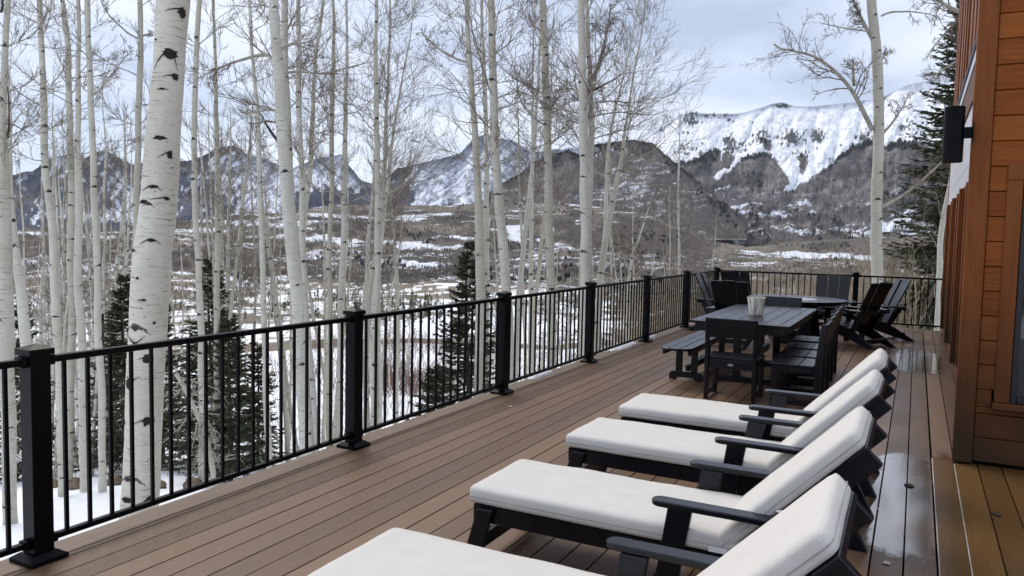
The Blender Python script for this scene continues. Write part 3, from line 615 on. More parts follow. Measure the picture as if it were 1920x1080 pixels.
# ------------------------------------------------------------------ cushions
def rbox(L_, W_, T_, r, nx=40, ny=16, nz=5, seed=0, amp=.0055, puff=.006):
    """rounded, slightly lumpy cushion; origin at a lower corner"""
    def face(n1, n2): return np.linspace(-1, 1, n1), np.linspace(-1, 1, n2)
    V = []; Q = []; n = 0
    for ax in range(3):
        dims = [(ny, nz), (nx, nz), (nx, ny)][ax]
        for sg in (-1, 1):
            u, v = face(*dims); Ug, Vg = np.meshgrid(u, v, indexing='ij'); K = np.full(Ug.shape, float(sg))
            P = [np.stack([K, Ug, Vg], -1), np.stack([Ug, K, Vg], -1), np.stack([Ug, Vg, K], -1)][ax]
            q = gridq(*dims)
            if (sg == 1) == (ax != 1): q = q[:, ::-1] if ax != 1 else q
            V.append(P.reshape(-1, 3)); Q.append(q+n); n += P.size//3
    V = np.concatenate(V); Q = np.concatenate(Q); h = np.array([L_, W_, T_])/2; P = V*h
    inner = np.clip(P, -(h-r), h-r); d = P-inner; ln = np.linalg.norm(d, axis=1, keepdims=True); P = inner+d/np.maximum(ln, 1e-9)*np.minimum(ln, r)
    e = (1-V[:, 0]**4)*(1-V[:, 1]**4)*np.sign(P[:, 2])*(np.abs(V[:, 2]) > .2)
    nz_ = (fbm(P[:, 0]*5+seed*3.3, P[:, 1]*6, 90+seed, 3)-.5)
    P[:, 2] += (e*puff+nz_*amp*2)*np.where(P[:, 2] > 0, 1, .0)
    P[:, 1] += (fbm(P[:, 0]*7+seed, P[:, 2]*9, 95+seed, 2)-.5)*amp*1.6
    P[:, 0] += (fbm(P[:, 1]*8+seed, P[:, 2]*9, 97+seed, 2)-.5)*amp
    return P+h, Q
def merge(o):
    bm = bmesh.new(); bm.from_mesh(o.data); bmesh.ops.remove_doubles(bm, verts=bm.verts, dist=.0006); bmesh.ops.recalc_face_normals(bm, faces=bm.faces); bm.to_mesh(o.data); bm.free(); o.data.shade_smooth()
def seam_line(L_, W_, T_, r, off=0):
    # rounded rectangle loop at mid height standing just proud of the sides
    pts = []; c = r
    for cx, cy, a0 in ((L_-c, W_-c, 0), (c, W_-c, 90), (c, c, 180), (L_-c, c, 270)):
        for k in range(7): a = math.radians(a0+k*15); pts.append((cx+(c+.0012)*math.cos(a), cy+(c+.0012)*math.sin(a), T_*.42))
    pts.append(pts[0]); P = []
    for p, q in zip(pts[:-1], pts[1:]):
        n = max(1, int(math.dist(p, q)/.03)); P += [tuple(np.array(p)+(np.array(q)-np.array(p))*i/n) for i in range(n)]
    P.append(pts[0]); P = np.array(P)
    return tubes(P[None], np.full((1, len(P)), .0016), 5)
WL = .56       # frame width
def make_lounger(seed, label):
    t = empty('chaise_lounge', (0, 0, 0), label=label, cat='chaise lounge', group='white cushioned chaise lounges in a row')
    X = lambda x: x+1.05                     # local frame: origin under the middle of the lounger
    # seat rails and slats
    for y in (0, WL-.035):
        b_ = MB(); b_.box(X(-1.955), X(-.50), y, y+.035, .215, .305); b_.build('side_rail', m_poly, t, .004)
    b_ = MB(); b_.box(X(-1.957), X(-1.925), .036, WL-.036, .22, .304); b_.build('end_rail', m_poly, t, .004)
    b_ = MB(); x = -1.92
    while x < -.72: b_.box(X(x), X(x+.085), .036, WL-.036, .282, .303); x += .1
    b_.build('seat_slats', m_poly, t, .003)
    # legs
    for y0, y1 in ((-.034, -.001), (WL+.001, WL+.034)):
        b_ = MB(); b_.prism([(X(-2.0), 0), (X(-1.91), 0), (X(-1.825), .295), (X(-1.915), .295)], y0, y1); b_.build('front_leg', m_poly, t, .004)
        b_ = MB(); b_.prism([(X(-1.0), 0), (X(-.90), 0), (X(-.82), .495), (X(-.93), .495)], y0, y1); b_.build('arm_post', m_poly, t, .004)
        b_ = MB(); b_.prism([(X(-.285), 0), (X(-.155), 0), (X(-.40), .495), (X(-.53), .495)], y0, y1); b_.build('rear_leg', m_poly, t, .004)
    for y in (-.05, WL+.05):
        b_ = MB(); hw = .042; pts = [(X(-.42), y-hw), (X(-.42), y+hw)]
        for k in range(9): a = math.radians(90+k*22.5); pts.append((X(-.955)+hw*math.cos(a), y+hw*math.sin(a)))
        b_.prism(pts, .497, .524, 'z'); b_.build('armrest', m_poly, t, .005)
    # crossbars
    b_ = MB(); b_.box(X(-1.94), X(-1.90), 0, WL, .07, .14); b_.build('crossbar', m_poly, t, .004)
    b_ = MB(); b_.box(X(-.33), X(-.29), 0, WL, .10, .17); b_.build('crossbar', m_poly, t, .004)
    # back frame, 46 degrees
    a = math.radians(46); dx, dz = math.cos(a), math.sin(a); nx, nz = math.sin(a), -math.cos(a)
    o0 = (X(-.665), .325); L0 = .80
    def bp(s, n): return (o0[0]+dx*s+nx*n, o0[1]+dz*s+nz*n)
    for y in (.0, WL-.036):
        b_ = MB(); b_.prism([bp(-.02, .002), bp(L0-.05, .002), bp(L0-.05, .095), bp(-.02, .095)], y, y+.036); b_.build('back_rail', m_poly, t, .004)
    b_ = MB(); s = .0
    while s < L0-.15:
        b_.prism([bp(s, .004), bp(s+.085, .004), bp(s+.085, .026), bp(s, .026)], .037, WL-.037); s += .105
    b_.prism([bp(L0-.14, .0), bp(L0-.045, .0), bp(L0-.045, .024), bp(L0-.14, .024)], -.02, WL+.02)
    b_.build('back_slats', m_poly, t, .003)
    b_ = MB(); b_.prism([bp(.42, .096), bp(.50, .096), (X(-.36), .28), (X(-.42), .28)], .06, .09); b_.prism([bp(.42, .096), bp(.50, .096), (X(-.36), .28), (X(-.42), .28)], WL-.09, WL-.06); b_.build('back_strut', m_poly, t, .003)
    # cushions
    Ls, Ws, Ts = 1.36, .60, .088
    V, Q = rbox(Ls, Ws, Ts, .021, seed=seed); V = V+np.array([X(-1.975), -.02, .309]); c = rawmesh('seat_cushion', V, Q, m_cush, True, t); merge(c)
    V, Q = seam_line(Ls, Ws, Ts, .021); V = V+np.array([X(-1.975), -.02, .309]); rawmesh('piping', V, Q, m_seam, True, c)
    Lb, Tb = .80, .082
    V, Q = rbox(Lb, Ws, Tb, .023, 30, 16, 5, seed=seed+3, puff=.008)
    def tr(V):
        s, y, n = V[:, 0]-.035, V[:, 1], V[:, 2]
        return np.stack([o0[0]+dx*s-nx*n, y-.02, o0[1]+dz*s-nz*n], 1)
    V[:, 2] += .001
    c2 = rawmesh('back_cushion', tr(V), Q, m_cush, True, t); merge(c2)
    V, Q = seam_line(Lb, Ws, Tb, .023); rawmesh('piping', tr(V), Q, m_seam, True, c2)
    # ties + tag on the near side
    P = []
    for k in range(3):
        s0 = .30; q0 = bp(s0, -.012); q1 = bp(s0+.02+.02*k, .03+.01*k)
        P.append([(q0[0], -.026, q0[1]), ((q0[0]+q1[0])/2+.008*k, -.045, (q0[1]+q1[1])/2+.012), (q1[0], -.028, q1[1])])
    V, Q = tubes(np.array(P), np.full((3, 3), .007), 5); rawmesh('strap', V, Q, m_cush, True, c2)
    b_ = MB(); b_.box(X(-.745), X(-.665), -.0255, -.0225, .318, .342); b_.build('care_tag', m_tag, c)
    return t
LB = [(2.135, 'nearest white chaise lounge, cropped by the bottom of the picture', 0), (3.35, 'second nearest white chaise lounge, whole in view with a white tag at the seat corner', 2), (4.56, 'third white chaise lounge counting from the camera, between two others', 5), (5.58, 'farthest white chaise lounge, closest to the dining set', 8)]
for y, lb, sd_ in LB:
    o = make_lounger(sd_, lb); o.location = (-1.05, y, 0); o.rotation_euler = (0, 0, R_([.6, 0, -.5, .4][LB.index((y, lb, sd_))]))
# ------------------------------------------------------------------ dining set
def side_chair():
    t = empty('dining_chair', (0, 0, 0), label='x', cat='chair')     # faces +y, origin at its middle
    w2 = .265
    for s in (-1, 1):
        xa, xb = (s*w2, s*(w2-.04)) if s < 0 else (w2-.04, w2)
        b_ = MB(); b_.prism([(-.235, 0), (-.175, 0), (-.175, .45), (-.225, .87), (-.265, .87), (-.235, .45)], xa, xb, 'x'); b_.build('back_leg', m_poly, t, .004)
        b_ = MB(); b_.box(xa, xb, .17, .235, 0, .425); b_.build('front_leg', m_poly, t, .004)
        b_ = MB(); b_.box(xa+.006, xb-.006, -.174, .169, .035, .09); b_.build('stretcher', m_poly, t, .003)
    b_ = MB(); b_.box(-w2+.041, w2-.041, -.21, -.185, .33, .425); b_.box(-w2+.041, w2-.041, .20, .225, .35, .425)
    for s in (-1, 1): b_.box(s*(w2-.02)-.014, s*(w2-.02)+.014, -.174, .169, .36, .424)
    b_.build('seat_apron', m_poly, t, .003)
    b_ = MB()
    for k in range(3): b_.box(-w2-.008, w2+.008, -.17+k*.145, -.17+k*.145+.139, .426, .448)
    b_.build('seat', m_poly, t, .004)
    b_ = MB(); rot = Matrix.Rotation(R_(6.5), 3, 'X'); b_.box(-w2+.001, w2-.001, -.27, -.242, .665, .868, rot); b_.build('backrest', m_poly, t, .006)
    return t
chs = []
SPOT = [(-1.665, 8.33, 0, 'black dining chair at the near table end, seen from behind, with pale oval badge'),
        (-1.70, 11.50, 180, 'black dining chair at the far head of the long table, beyond the stone vase'),
        (-1.02, 8.36, 90, 'nearest of four black dining chairs lined up along the right side of the table'),
        (-1.04, 9.02, 90, 'second nearest of four black dining chairs along the right side of the table'),
        (-1.06, 9.70, 90, 'third of four black dining chairs along the right side of the table'),
        (-1.08, 10.42, 90, 'farthest of four black dining chairs along the right side of the table')]
proto = side_chair()
for i, (x, y, a, lb) in enumerate(SPOT):
    o = proto if i == 0 else copy_tree(proto); o['label'] = lb; o['group'] = 'black dining chairs round the long table'; o.location = (x, y, 0); o.rotation_euler = (0, 0, R_(a)); chs.append(o)
    if i == 0: near = o
b_ = MB(); pts = [(.03*math.cos(k*math.pi/8), .378+.014*math.sin(k*math.pi/8)) for k in range(16)]; b_.prism(pts, -.2125, -.2095); b_.build('oval_badge', m_bolt, near, 0)
tb = empty('dining_table', (-1.72, 10.02, 0), label='long black plank dining table with the stone vase on top', cat='table')
b_ = MB()
TW, TL = .545, 1.30
for k in range(5):
    a = -TW+.115+k*(2*TW-.23)/5; b_.box(a+.003, a+(2*TW-.23)/5-.003, -TL+.115, TL-.115, .732, .76)
b_.box(-TW, TW, -TL, -TL+.11, .7315, .7605); b_.box(-TW, TW, TL-.11, TL, .7315, .7605); b_.box(-TW, -TW+.112, -TL+.114, TL-.114, .7315, .7602); b_.box(TW-.112, TW, -TL+.114, TL-.114, .7315, .7602)
b_.build('tabletop', m_poly, tb, .004)
b_ = MB(); b_.box(-TW+.05, TW-.05, -TL+.05, -TL+.08, .64, .73); b_.box(-TW+.05, TW-.05, TL-.08, TL-.05, .64, .73); b_.box(-TW+.05, -TW+.08, -TL+.082, TL-.082, .64, .73); b_.box(TW-.08, TW-.05, -TL+.082, TL-.082, .64, .73); b_.build('apron', m_poly, tb, .004)
for s in (-1, 1):
    b_ = MB(); b_.box(-.16, -.07, s*.72-.03, s*.72+.03, .06, .64); b_.box(.07, .16, s*.72-.03, s*.72+.03, .06, .64); b_.box(-.38, .38, s*.72-.045, s*.72+.045, 0, .07); b_.build('leg', m_poly, tb, .005)
b_ = MB(); b_.box(-.03, .03, -.688, .688, .22, .31); b_.build('stretcher', m_poly, tb, .004)
bn = empty('bench', (-2.375, 9.8, 0), label='black backless bench with rounded ends on the railing side of the table', cat='bench')
b_ = MB(); BL, BW = 1.32, .185
for k, (a, c) in enumerate(((-BW, -.063), (-.059, .059), (.063, BW))):
    cut = .09 if k != 1 else 0
    if k == 1: pts = [(a, -BL), (c, -BL), (c, BL), (a, BL)]
    elif k == 0: pts = [(a, -BL+.13), (a+.035, -BL+.05), (c, -BL+.003), (c, BL-.003), (a+.035, BL-.05), (a, BL-.13)]
    else: pts = [(c, -BL+.13), (c-.035, -BL+.05), (a, -BL+.003), (a, BL-.003), (c-.035, BL-.05), (c, BL-.13)]
    b_.prism(pts, .42, .448, 'z')
b_.build('seat', m_poly, bn, .005)
b_ = MB(); 
for s in (-1, 1): b_.box(s*.145-.014, s*.145+.014, -BL+.12, BL-.12, .36, .419)
b_.build('apron', m_poly, bn, .003)
for s in (-1, 1):
    b_ = MB(); b_.box(-.13, -.055, s*.72-.02, s*.72+.02, .09, .40); b_.box(.055, .13, s*.72-.02, s*.72+.02, .09, .40); b_.prism([(-.20, 0), (-.12, 0), (-.10, .03), (.10, .03), (.12, 0), (.20, 0), (.20, .07), (.17, .10), (-.17, .10), (-.20, .07)], s*.72-.045, s*.72-.021); b_.build('leg', m_poly, bn, .004)
b_ = MB(); b_.box(-.02, .02, -.70, .70, .10, .17); b_.build('stretcher', m_poly, bn, .003)
# vase: crumpled paper-bag shape in pale stone
def vase():
    n, mz = 72, 26; th = np.linspace(0, 2*math.pi, n, endpoint=False); zs = np.linspace(0, .215, mz); V = []
    def ring(z, k):
        a, c = (.075+.03*z/.215)*k, (.060+.022*z/.215)*k
        e = 2/3.2; x = a*np.sign(np.cos(th))*np.abs(np.cos(th))**e; y = c*np.sign(np.sin(th))*np.abs(np.sin(th))**e
        f = 1+.16*(fbm(th*3.2, z*5+th*0, 101, 3)-.5)*(.5+z/.2)
        return x*f, y*f
    for z in zs:
        x, y = ring(z, 1); zz = z+(.02*(fbm(th*1.9, th*0, 103, 3)-.5)*(z/.215)**6)
        V.append(np.stack([x, y, zz], 1))
    for z in zs[::-1][:-2]:
        x, y = ring(z, .93); V.append(np.stack([x, y, z+(.02*(fbm(th*1.9, th*0, 103, 3)-.5)*(z/.215)**6)], 1))
    V = np.array(V); m = len(V); i = np.arange(m*n).reshape(m, n); Q = np.stack([i[:-1], np.roll(i[:-1], -1, 1), np.roll(i[1:], -1, 1), i[1:]], -1).reshape(-1, 4)
    o = rawmesh('vase', V.reshape(-1, 3), Q, m_marble, True); tagp(o, 'pale streaked stone vase shaped like a crumpled paper bag on the dining table', 'vase')
    o.location = (-1.735, 9.86, .7615); o.rotation_euler = (0, 0, R_(20))
vase()
# round fire table
ft = empty('fire_table', (-1.76, 13.62, 0), label='round black fire pit table with pale centre ringed by the slanted-back chairs', cat='table')
b_ = MB(); n = 12; R1, R0 = .80, .34
for k in range(n):
    a0, a1 = 2*math.pi*k/n+.006, 2*math.pi*(k+1)/n-.006; pts = [(R0*math.cos(a0), R0*math.sin(a0))]+[(R1*math.cos(a0+(a1-a0)*j/5), R1*math.sin(a0+(a1-a0)*j/5)) for j in range(6)]+[(R0*math.cos(a1), R0*math.sin(a1))]
    b_.prism(pts, .70, .728, 'z')
b_.build('tabletop', m_poly, ft, .003)
b_ = MB(); b_.cyl(0, 0, .66, .699, .74, n=36); b_.build('apron', m_poly, ft, .003)
b_ = MB(); b_.cyl(0, 0, .700, .724, .335, n=36); b_.build('burner_tray', mat('pale_burner_glass', (.5, .52, .55), .3, .6, .3, (60, 60, 60), .5), ft, .002)
b_ = MB(); b_.cyl(0, 0, .03, .659, .42, .34, n=8); b_.build('base', m_poly, ft, .004)
def adirondack():
    t = empty('adirondack_chair', (0, 0, 0), cat='chair')        # faces +y
    for s in (-1, 1):
        xa, xb = (-.33, -.30) if s < 0 else (.30, .33)
        b_ = MB(); b_.prism([(.30, 0), (.395, 0), (.345, .575), (.25, .575)], xa-.001, xb+.001, 'x'); b_.build('front_leg', m_poly, t, .004)
        xa, xb = (-.298, -.268) if s < 0 else (.268, .298)
        b_ = MB(); b_.prism([(-.56, 0), (-.42, 0), (.38, .27), (.38, .385), (.25, .385), (-.20, .235)], xa, xb, 'x'); b_.build('rear_leg', m_poly, t, .004)
        b_ = MB(); x0, x1 = (-.41, -.27) if s < 0 else (.27, .41)
        b_.prism([(x0, -.34), (x1, -.34), (x1, .36), ((x0+x1)/2+.04, .405), ((x0+x1)/2-.04, .405), (x0, .36)], .577, .602, 'z'); b_.build('armrest', m_poly, t, .005)
        b_ = MB(); xa, xb = (-.262, -.234) if s < 0 else (.234, .262)
        b_.prism([(-.14, .22), (-.06, .22), (-.27, .60), (-.36, .60)], xa, xb, 'x'); b_.build('back_support', m_poly, t, .003)
    b_ = MB()
    for k in range(5):
        y = .375-k*.105; z = .40-.025*k*(1 if k < 4 else 1.02); b_.box(-.30, .30, y-.048, y+.048, z-.012, z+.012, Matrix.Rotation(R_(12), 3, 'X'))
    b_.build('seat', m_poly, t, .003)
    for k in (-1, 0, 1):
        b_ = MB(); a = R_(24); dy, dz = -math.sin(a), math.cos(a); wb, wt = .085, .098; cx0, cx1 = k*.176, k*.204
        P0 = (-.075, .24); Lk = .90 if k == 0 else .885
        vs = []
        for s_, wd, cx in ((0, wb, cx0), (Lk, wt, cx1)):
            for th_ in (0, .024):
                for sx in (-1, 1): vs.append(b_.b.verts.new((cx+sx*wd, P0[0]+dy*s_-math.cos(a)*th_+abs(k)*.018, P0[1]+dz*s_-math.sin(a)*th_)))
        for f in ((0, 1, 3, 2), (4, 6, 7, 5), (0, 4, 5, 1), (2, 3, 7, 6), (0, 2, 6, 4), (1, 5, 7, 3)): b_.b.faces.new([vs[i] for i in f])
        b_.build('back_board', m_poly, t, .004)
    b_ = MB(); b_.box(-.40, .40, -.345, -.30, .535, .576); b_.build('arm_crossbar', m_poly, t, .003)
    b_ = MB(); b_.box(-.266, .266, -.40, -.36, .07, .14); b_.build('rear_stretcher', m_poly, t, .003)
    return t
AD = [(-1.38, 15.45, 180, 'black slanted-back chair facing the camera beyond the fire table, beside the railing post'),
      (-3.02, 15.52, 212, 'black slanted-back chair in the far left corner of the deck, angled toward the camera'),
      (-2.50, 12.55, -8, 'black slanted-back chair seen from behind just left of the stone vase'),
      (-3.15, 14.35, 268, 'black slanted-back chair seen side-on against the left railing'),
      (-.84, 13.80, 62, 'largest-looking black slanted-back chair, seen from behind right of the fire table'),
      (-.58, 15.02, 112, 'black slanted-back chair nearest the cabin wall, seen in profile at the far right')]
pa = adirondack()
for i, (x, y, a, lb) in enumerate(AD):
    o = pa if i == 0 else copy_tree(pa); o.location = (x, y, 0); o.rotation_euler = (0, 0, R_(a)); o['label'] = lb; o['group'] = 'slanted-back chairs around the fire table'
for i, (y, ln, wd) in enumerate([(8.35, .30, .07), (11.3, .55, .10), (12.6, .35, .07)]):
    V = []; n = 26; g_ = np.random.RandomState(i); th = np.linspace(0, 2*math.pi, n, endpoint=False); rd = .75+.5*fbm(np.cos(th)*2+i*5, np.sin(th)*2, 150+i, 3)
    for q, h in ((1, .0), (.85, .02), (.5, .035), (.1, .04)): V += [( -3.965+wd*q*rd[k]*math.cos(th[k]), y+ln*q*rd[k]*math.sin(th[k]), .0005+h*(.8+.4*g_.rand())) for k in range(n)]
    ii = np.arange(4*n).reshape(4, n); Q = np.stack([ii[:-1], np.roll(ii[:-1], -1, 1), np.roll(ii[1:], -1, 1), ii[1:]], -1).reshape(-1, 4)
    tagp(rawmesh('snow_patch', V, Q, mat('packed_snow', (.85, .87, .92), .7, .3), True), kind='structure')
# bits lying on the deck
for i, (x, y, s_, c, lb) in enumerate([(-3.46, 6.62, .022, (.5, .42, .36), 'small pale leaf on the deck near the railing'), (-3.60, 7.72, .018, (.45, .36, .3), 'tiny pale leaf on the deck beyond the other one near the railing'), (.03, 5.95, .03, (.03, .025, .02), 'dark twig bit lying in the puddle by the cabin'), (-.06, 4.42, .02, (.5, .44, .38), 'pale leaf scrap on the deck at the near end of the puddle'), (.52, 5.6, .03, (.04, .03, .02), 'dark leaf on the golden wet boards below the cabin wall')]):
    b_ = MB(); n = 9; rs = random.Random(i); pts = [(x+s_*(.7+.5*rs.random())*math.cos(k*2*math.pi/n), y+1.6*s_*(.5+.5*rs.random())*math.sin(k*2*math.pi/n)) for k in range(n)]
    b_.prism(pts, .0045, .0075, 'z'); tagp(b_.build('fallen_leaf', mat('dry_leaf', c, .8, .2)), lb, 'leaf')
g_ = np.random.RandomState(44); b_ = MB()
for k in range(70):
    x, y, s_ = g_.uniform(-3.7, .15), g_.uniform(1.5, 16), g_.uniform(.002, .006)
    if g_.rand() < .5: x = g_.uniform(-.4, .18)
    a0 = g_.uniform(0, 6); pts = [(x+s_*g_.uniform(.6, 1.4)*math.cos(a0+j*1.05), y+s_*1.5*g_.uniform(.6, 1.4)*math.sin(a0+j*1.05)) for j in range(6)]; b_.prism(pts, .0025, .0025+s_*.5, 'z')
tagp(b_.build('deck_grit', mat('pale_grit', (.33, .25, .19), .9, .2, .5, (3, 3, 3))), kind='stuff')
# ------------------------------------------------------------------ trees
def resample(P, Wd, step):
    P = np.asarray(P, float); d = np.r_[0, np.cumsum(np.linalg.norm(np.diff(P, axis=0), axis=1))]; n = max(4, int(d[-1]/step)); t = np.linspace(0, d[-1], n)
    # smooth (Catmull-like) by interpolating then box filtering
    Q = np.stack([np.interp(t, d, P[:, i]) for i in range(3)], 1); w_ = np.interp(t, d, Wd)
    k = max(1, int(1.0/step/2))
    for _ in range(2):
        Qp = np.pad(Q, ((k, k), (0, 0)), 'edge'); 
        S = np.stack([np.convolve(Qp[:, i], np.ones(2*k+1)/(2*k+1), 'valid') for i in range(3)], 1); S[0] = Q[0]; S[-1] = Q[-1]
        wgt = np.clip(np.minimum(np.arange(n), np.arange(n)[::-1])/k, 0, 1)[:, None]; Q = Q*(1-wgt)+S*wgt
    return Q, w_, t
def spawn(PP, RP, n, lo, hi, lenr, K, rr_, up=.35, spread=.9, wob=.12, rmin=.004, g=None, taper=.35):
    """children of polylines PP (N,K0,3): n each, from fraction lo..hi"""
    g = g or rng; Nn, K0, _ = PP.shape; f = g.uniform(lo, hi, (Nn, n))*(K0-1); i = np.minimum(f.astype(int), K0-2); fr = (f-i)[..., None]
    ix = np.arange(Nn)[:, None]; p = PP[ix, i]*(1-fr)+PP[ix, i+1]*fr; tg = PP[ix, i+1]-PP[ix, i]; seg = np.linalg.norm(tg, axis=2, keepdims=True); tg = tg/(seg+1e-9)
    r = (RP[ix, i]*(1-fr[..., 0])+RP[ix, i+1]*fr[..., 0])
    Lp = np.linalg.norm(np.diff(PP, axis=1), axis=2).sum(1)[:, None]
    rn = g.normal(size=(Nn, n, 3)); rn -= (rn*tg).sum(2, keepdims=True)*tg; rn /= np.linalg.norm(rn, axis=2, keepdims=True)+1e-9
    sp = spread*g.uniform(.6, 1.3, (Nn, n, 1)); d = tg*np.cos(sp)+rn*np.sin(sp)
    ln = Lp*g.uniform(*lenr, (Nn, n))*(1-.45*f/(K0-1))
    d = d.reshape(-1, 3); p = p.reshape(-1, 3); ln = ln.reshape(-1); r0 = np.maximum(r.reshape(-1)*rr_, rmin)
    out = [p]; cur = p
    for k in range(K-1):
        d = d+g.normal(size=d.shape)*wob+np.array([0, 0, up])/(K-1); d /= np.linalg.norm(d, axis=1, keepdims=True); cur = cur+d*(ln/(K-1))[:, None]; out.append(cur)
    P = np.stack(out, 1); Rr = r0[:, None]*np.linspace(1, taper, K)[None]; return P, np.maximum(Rr, rmin*.7)
def crown_mesh(trunkP, trunkR, nb, f0, f1, blen, g, dens=1., rm=.004, up=.5):
    """limbs -> branchlets -> twigs"""
    n0 = nb; f = np.sort(g.uniform(f0, f1, n0)); K0 = len(trunkP); i = np.minimum((f*(K0-1)).astype(int), K0-2)
    p = trunkP[i]; tg = trunkP[i+1]-trunkP[i]; tg /= np.linalg.norm(tg, axis=1, keepdims=True); az_ = g.uniform(0, 2*math.pi, n0)
    el = g.uniform(.15, .85, n0)+.35*(f-f0)/(f1-f0+1e-6); d = np.stack([np.cos(az_)*np.cos(el), np.sin(az_)*np.cos(el), np.sin(el)], 1)
    ln = blen*g.uniform(.45, 1.15, n0)*(1-.5*(f-f0)/(f1-f0+1e-6)); r0 = np.clip(trunkR[i]*g.uniform(.13, .27, n0), rm*1.4, .028)
    out = [p]; cur = p; K = 9
    for k in range(K-1):
        d = d+g.normal(size=d.shape)*.14+np.array([0, 0, up])/(K-1)*(1 if k > 1 else -.3); d /= np.linalg.norm(d, axis=1, keepdims=True); cur = cur+d*(ln/(K-1))[:, None]; out.append(cur)
    B0 = np.stack(out, 1); R0 = np.maximum(r0[:, None]*np.linspace(1, .25, K), rm)
    B1, R1 = spawn(B0, R0, int(7*dens), .12, .95, (.3, .75), 8, .6, .45, .62, .10, rm, g)
    B2, R2 = spawn(B1, R1, int(7*dens), .1, 1.0, (.3, .65), 5, .6, .30, .6, .12, rm*.72, g)
    v0, q0 = tubes(B0, R0, 5); v1, q1 = tubes(B1, R1, 3); v2, q2 = tubes(B2, R2, 3)
    V, Q = cat([(v0, q0), (v1, q1), (v2, q2)]); mi = np.r_[np.zeros(len(q0)), np.ones(len(q1)+len(q2))]
    return V, Q, mi
def trunk_mesh(P, Rr, arc, sides, seed, rough=.06):
    K = len(P); th = np.arange(sides+1)*2*math.pi/sides
    T = np.gradient(P, axis=0); T /= np.linalg.norm(T, axis=1, keepdims=True)
    A = np.cross(T, np.array([0, 1., 0])); A /= np.linalg.norm(A, axis=1, keepdims=True); B = np.cross(T, A)
    bump = 1+rough*(fbm(arc[:, None]*3+seed, np.cos(th)[None]*1.5+seed, 111, 3)-.5)*2+ .05*(fbm(arc[:, None]*1.3+seed, np.sin(th)[None], 112, 2)-.5)
    V = P[:, None]+(Rr[:, None]*bump)[..., None]*(A[:, None]*np.cos(th)[None, :, None]+B[:, None]*np.sin(th)[None, :, None])
    V[:, -1] = V[:, 0]
    U = np.broadcast_to(th*Rr.mean(), (K, sides+1)); uv = np.stack([U+seed*3.1, np.broadcast_to(arc[:, None], (K, sides+1))], -1)
    return V.reshape(-1, 3), gridq(K, sides+1), uv.reshape(-1, 2)
m_scar = mat('black_bark_scar', (.032, .029, .027), .9, .1, .5, (60, 60, 60), .5, (90, 90, 90))
def bark_scars(root, pts, D, org, scars, TQ, TW):
    """raised black branch scars: an irregular boss with a drooping brow, wrapped on the trunk's surface"""
    p_ = sorted(pts, key=lambda p: p[1]); ys = [p[1] for p in p_]; parts = []; g = np.random.RandomState(9)
    for (sx, sy, a, bb_, brow) in scars:
        cx = np.interp(sy, ys, [p[0] for p in p_]); wd = np.interp(sy, ys, [p[2] for p in p_]); ax = at(np.array(float(cx)), np.array(float(sy)), D); R0 = wd/2*((ax-CAM)@FX)/F; sc = D/F; zz_ = ax[2]; ax = np.array([np.interp(zz_, TQ[:, 2], TQ[:, 0]), np.interp(zz_, TQ[:, 2], TQ[:, 1]), zz_]); R0 = np.interp(zz_, TQ[:, 2], TW)*1.025
        u0 = math.asin(max(-.93, min(.93, (sx-cx)/(wd/2))))
        def surf(da, dz, lift): an = u0+da/R0; return ax+RH*math.sin(an)*(R0+lift)-FH*math.cos(an)*(R0+lift)+np.array([0, 0, dz])
        parts = []; n = 22; ring = []; rad = (1+.55*(g.rand(n)-.5))*.9
        for q, lf in ((1, .0005), (.75, .006), (.35, .010)): ring.append([surf(a*sc*q*rad[i]*math.cos(2*math.pi*i/n), bb_*sc*q*rad[i]*math.sin(2*math.pi*i/n), lf) for i in range(n)])
        V = np.array(ring).reshape(-1, 3); i = np.arange(3*n).reshape(3, n); Q = np.stack([i[:-1], np.roll(i[:-1], -1, 1), np.roll(i[1:], -1, 1), i[1:]], -1).reshape(-1, 4)
        V = np.concatenate([V, [V[-n:].mean(0)]]); Q = np.concatenate([Q, [[2*n+j, 2*n+(j+1) % n, 3*n, 3*n] for j in range(n)]]); parts.append((V, Q))
        if brow:
            L0, L1, dr = brow
            for sg, LL in ((-1, L0), (1, L1)):
                t = np.linspace(0, 1, 12); P = np.array([surf(sg*LL*sc*q, (bb_*.5-dr*q**1.6)*sc+g.normal()*.0015, .001) for q in t]); w_ = np.interp(t, [0, .3, 1], [.010, .007, .0015])
                parts.append(tubes(P[None], w_[None], 6))
        V, Q = cat(parts); rawmesh('bark_scar', V-org, Q, m_scar, False, root)
    pass
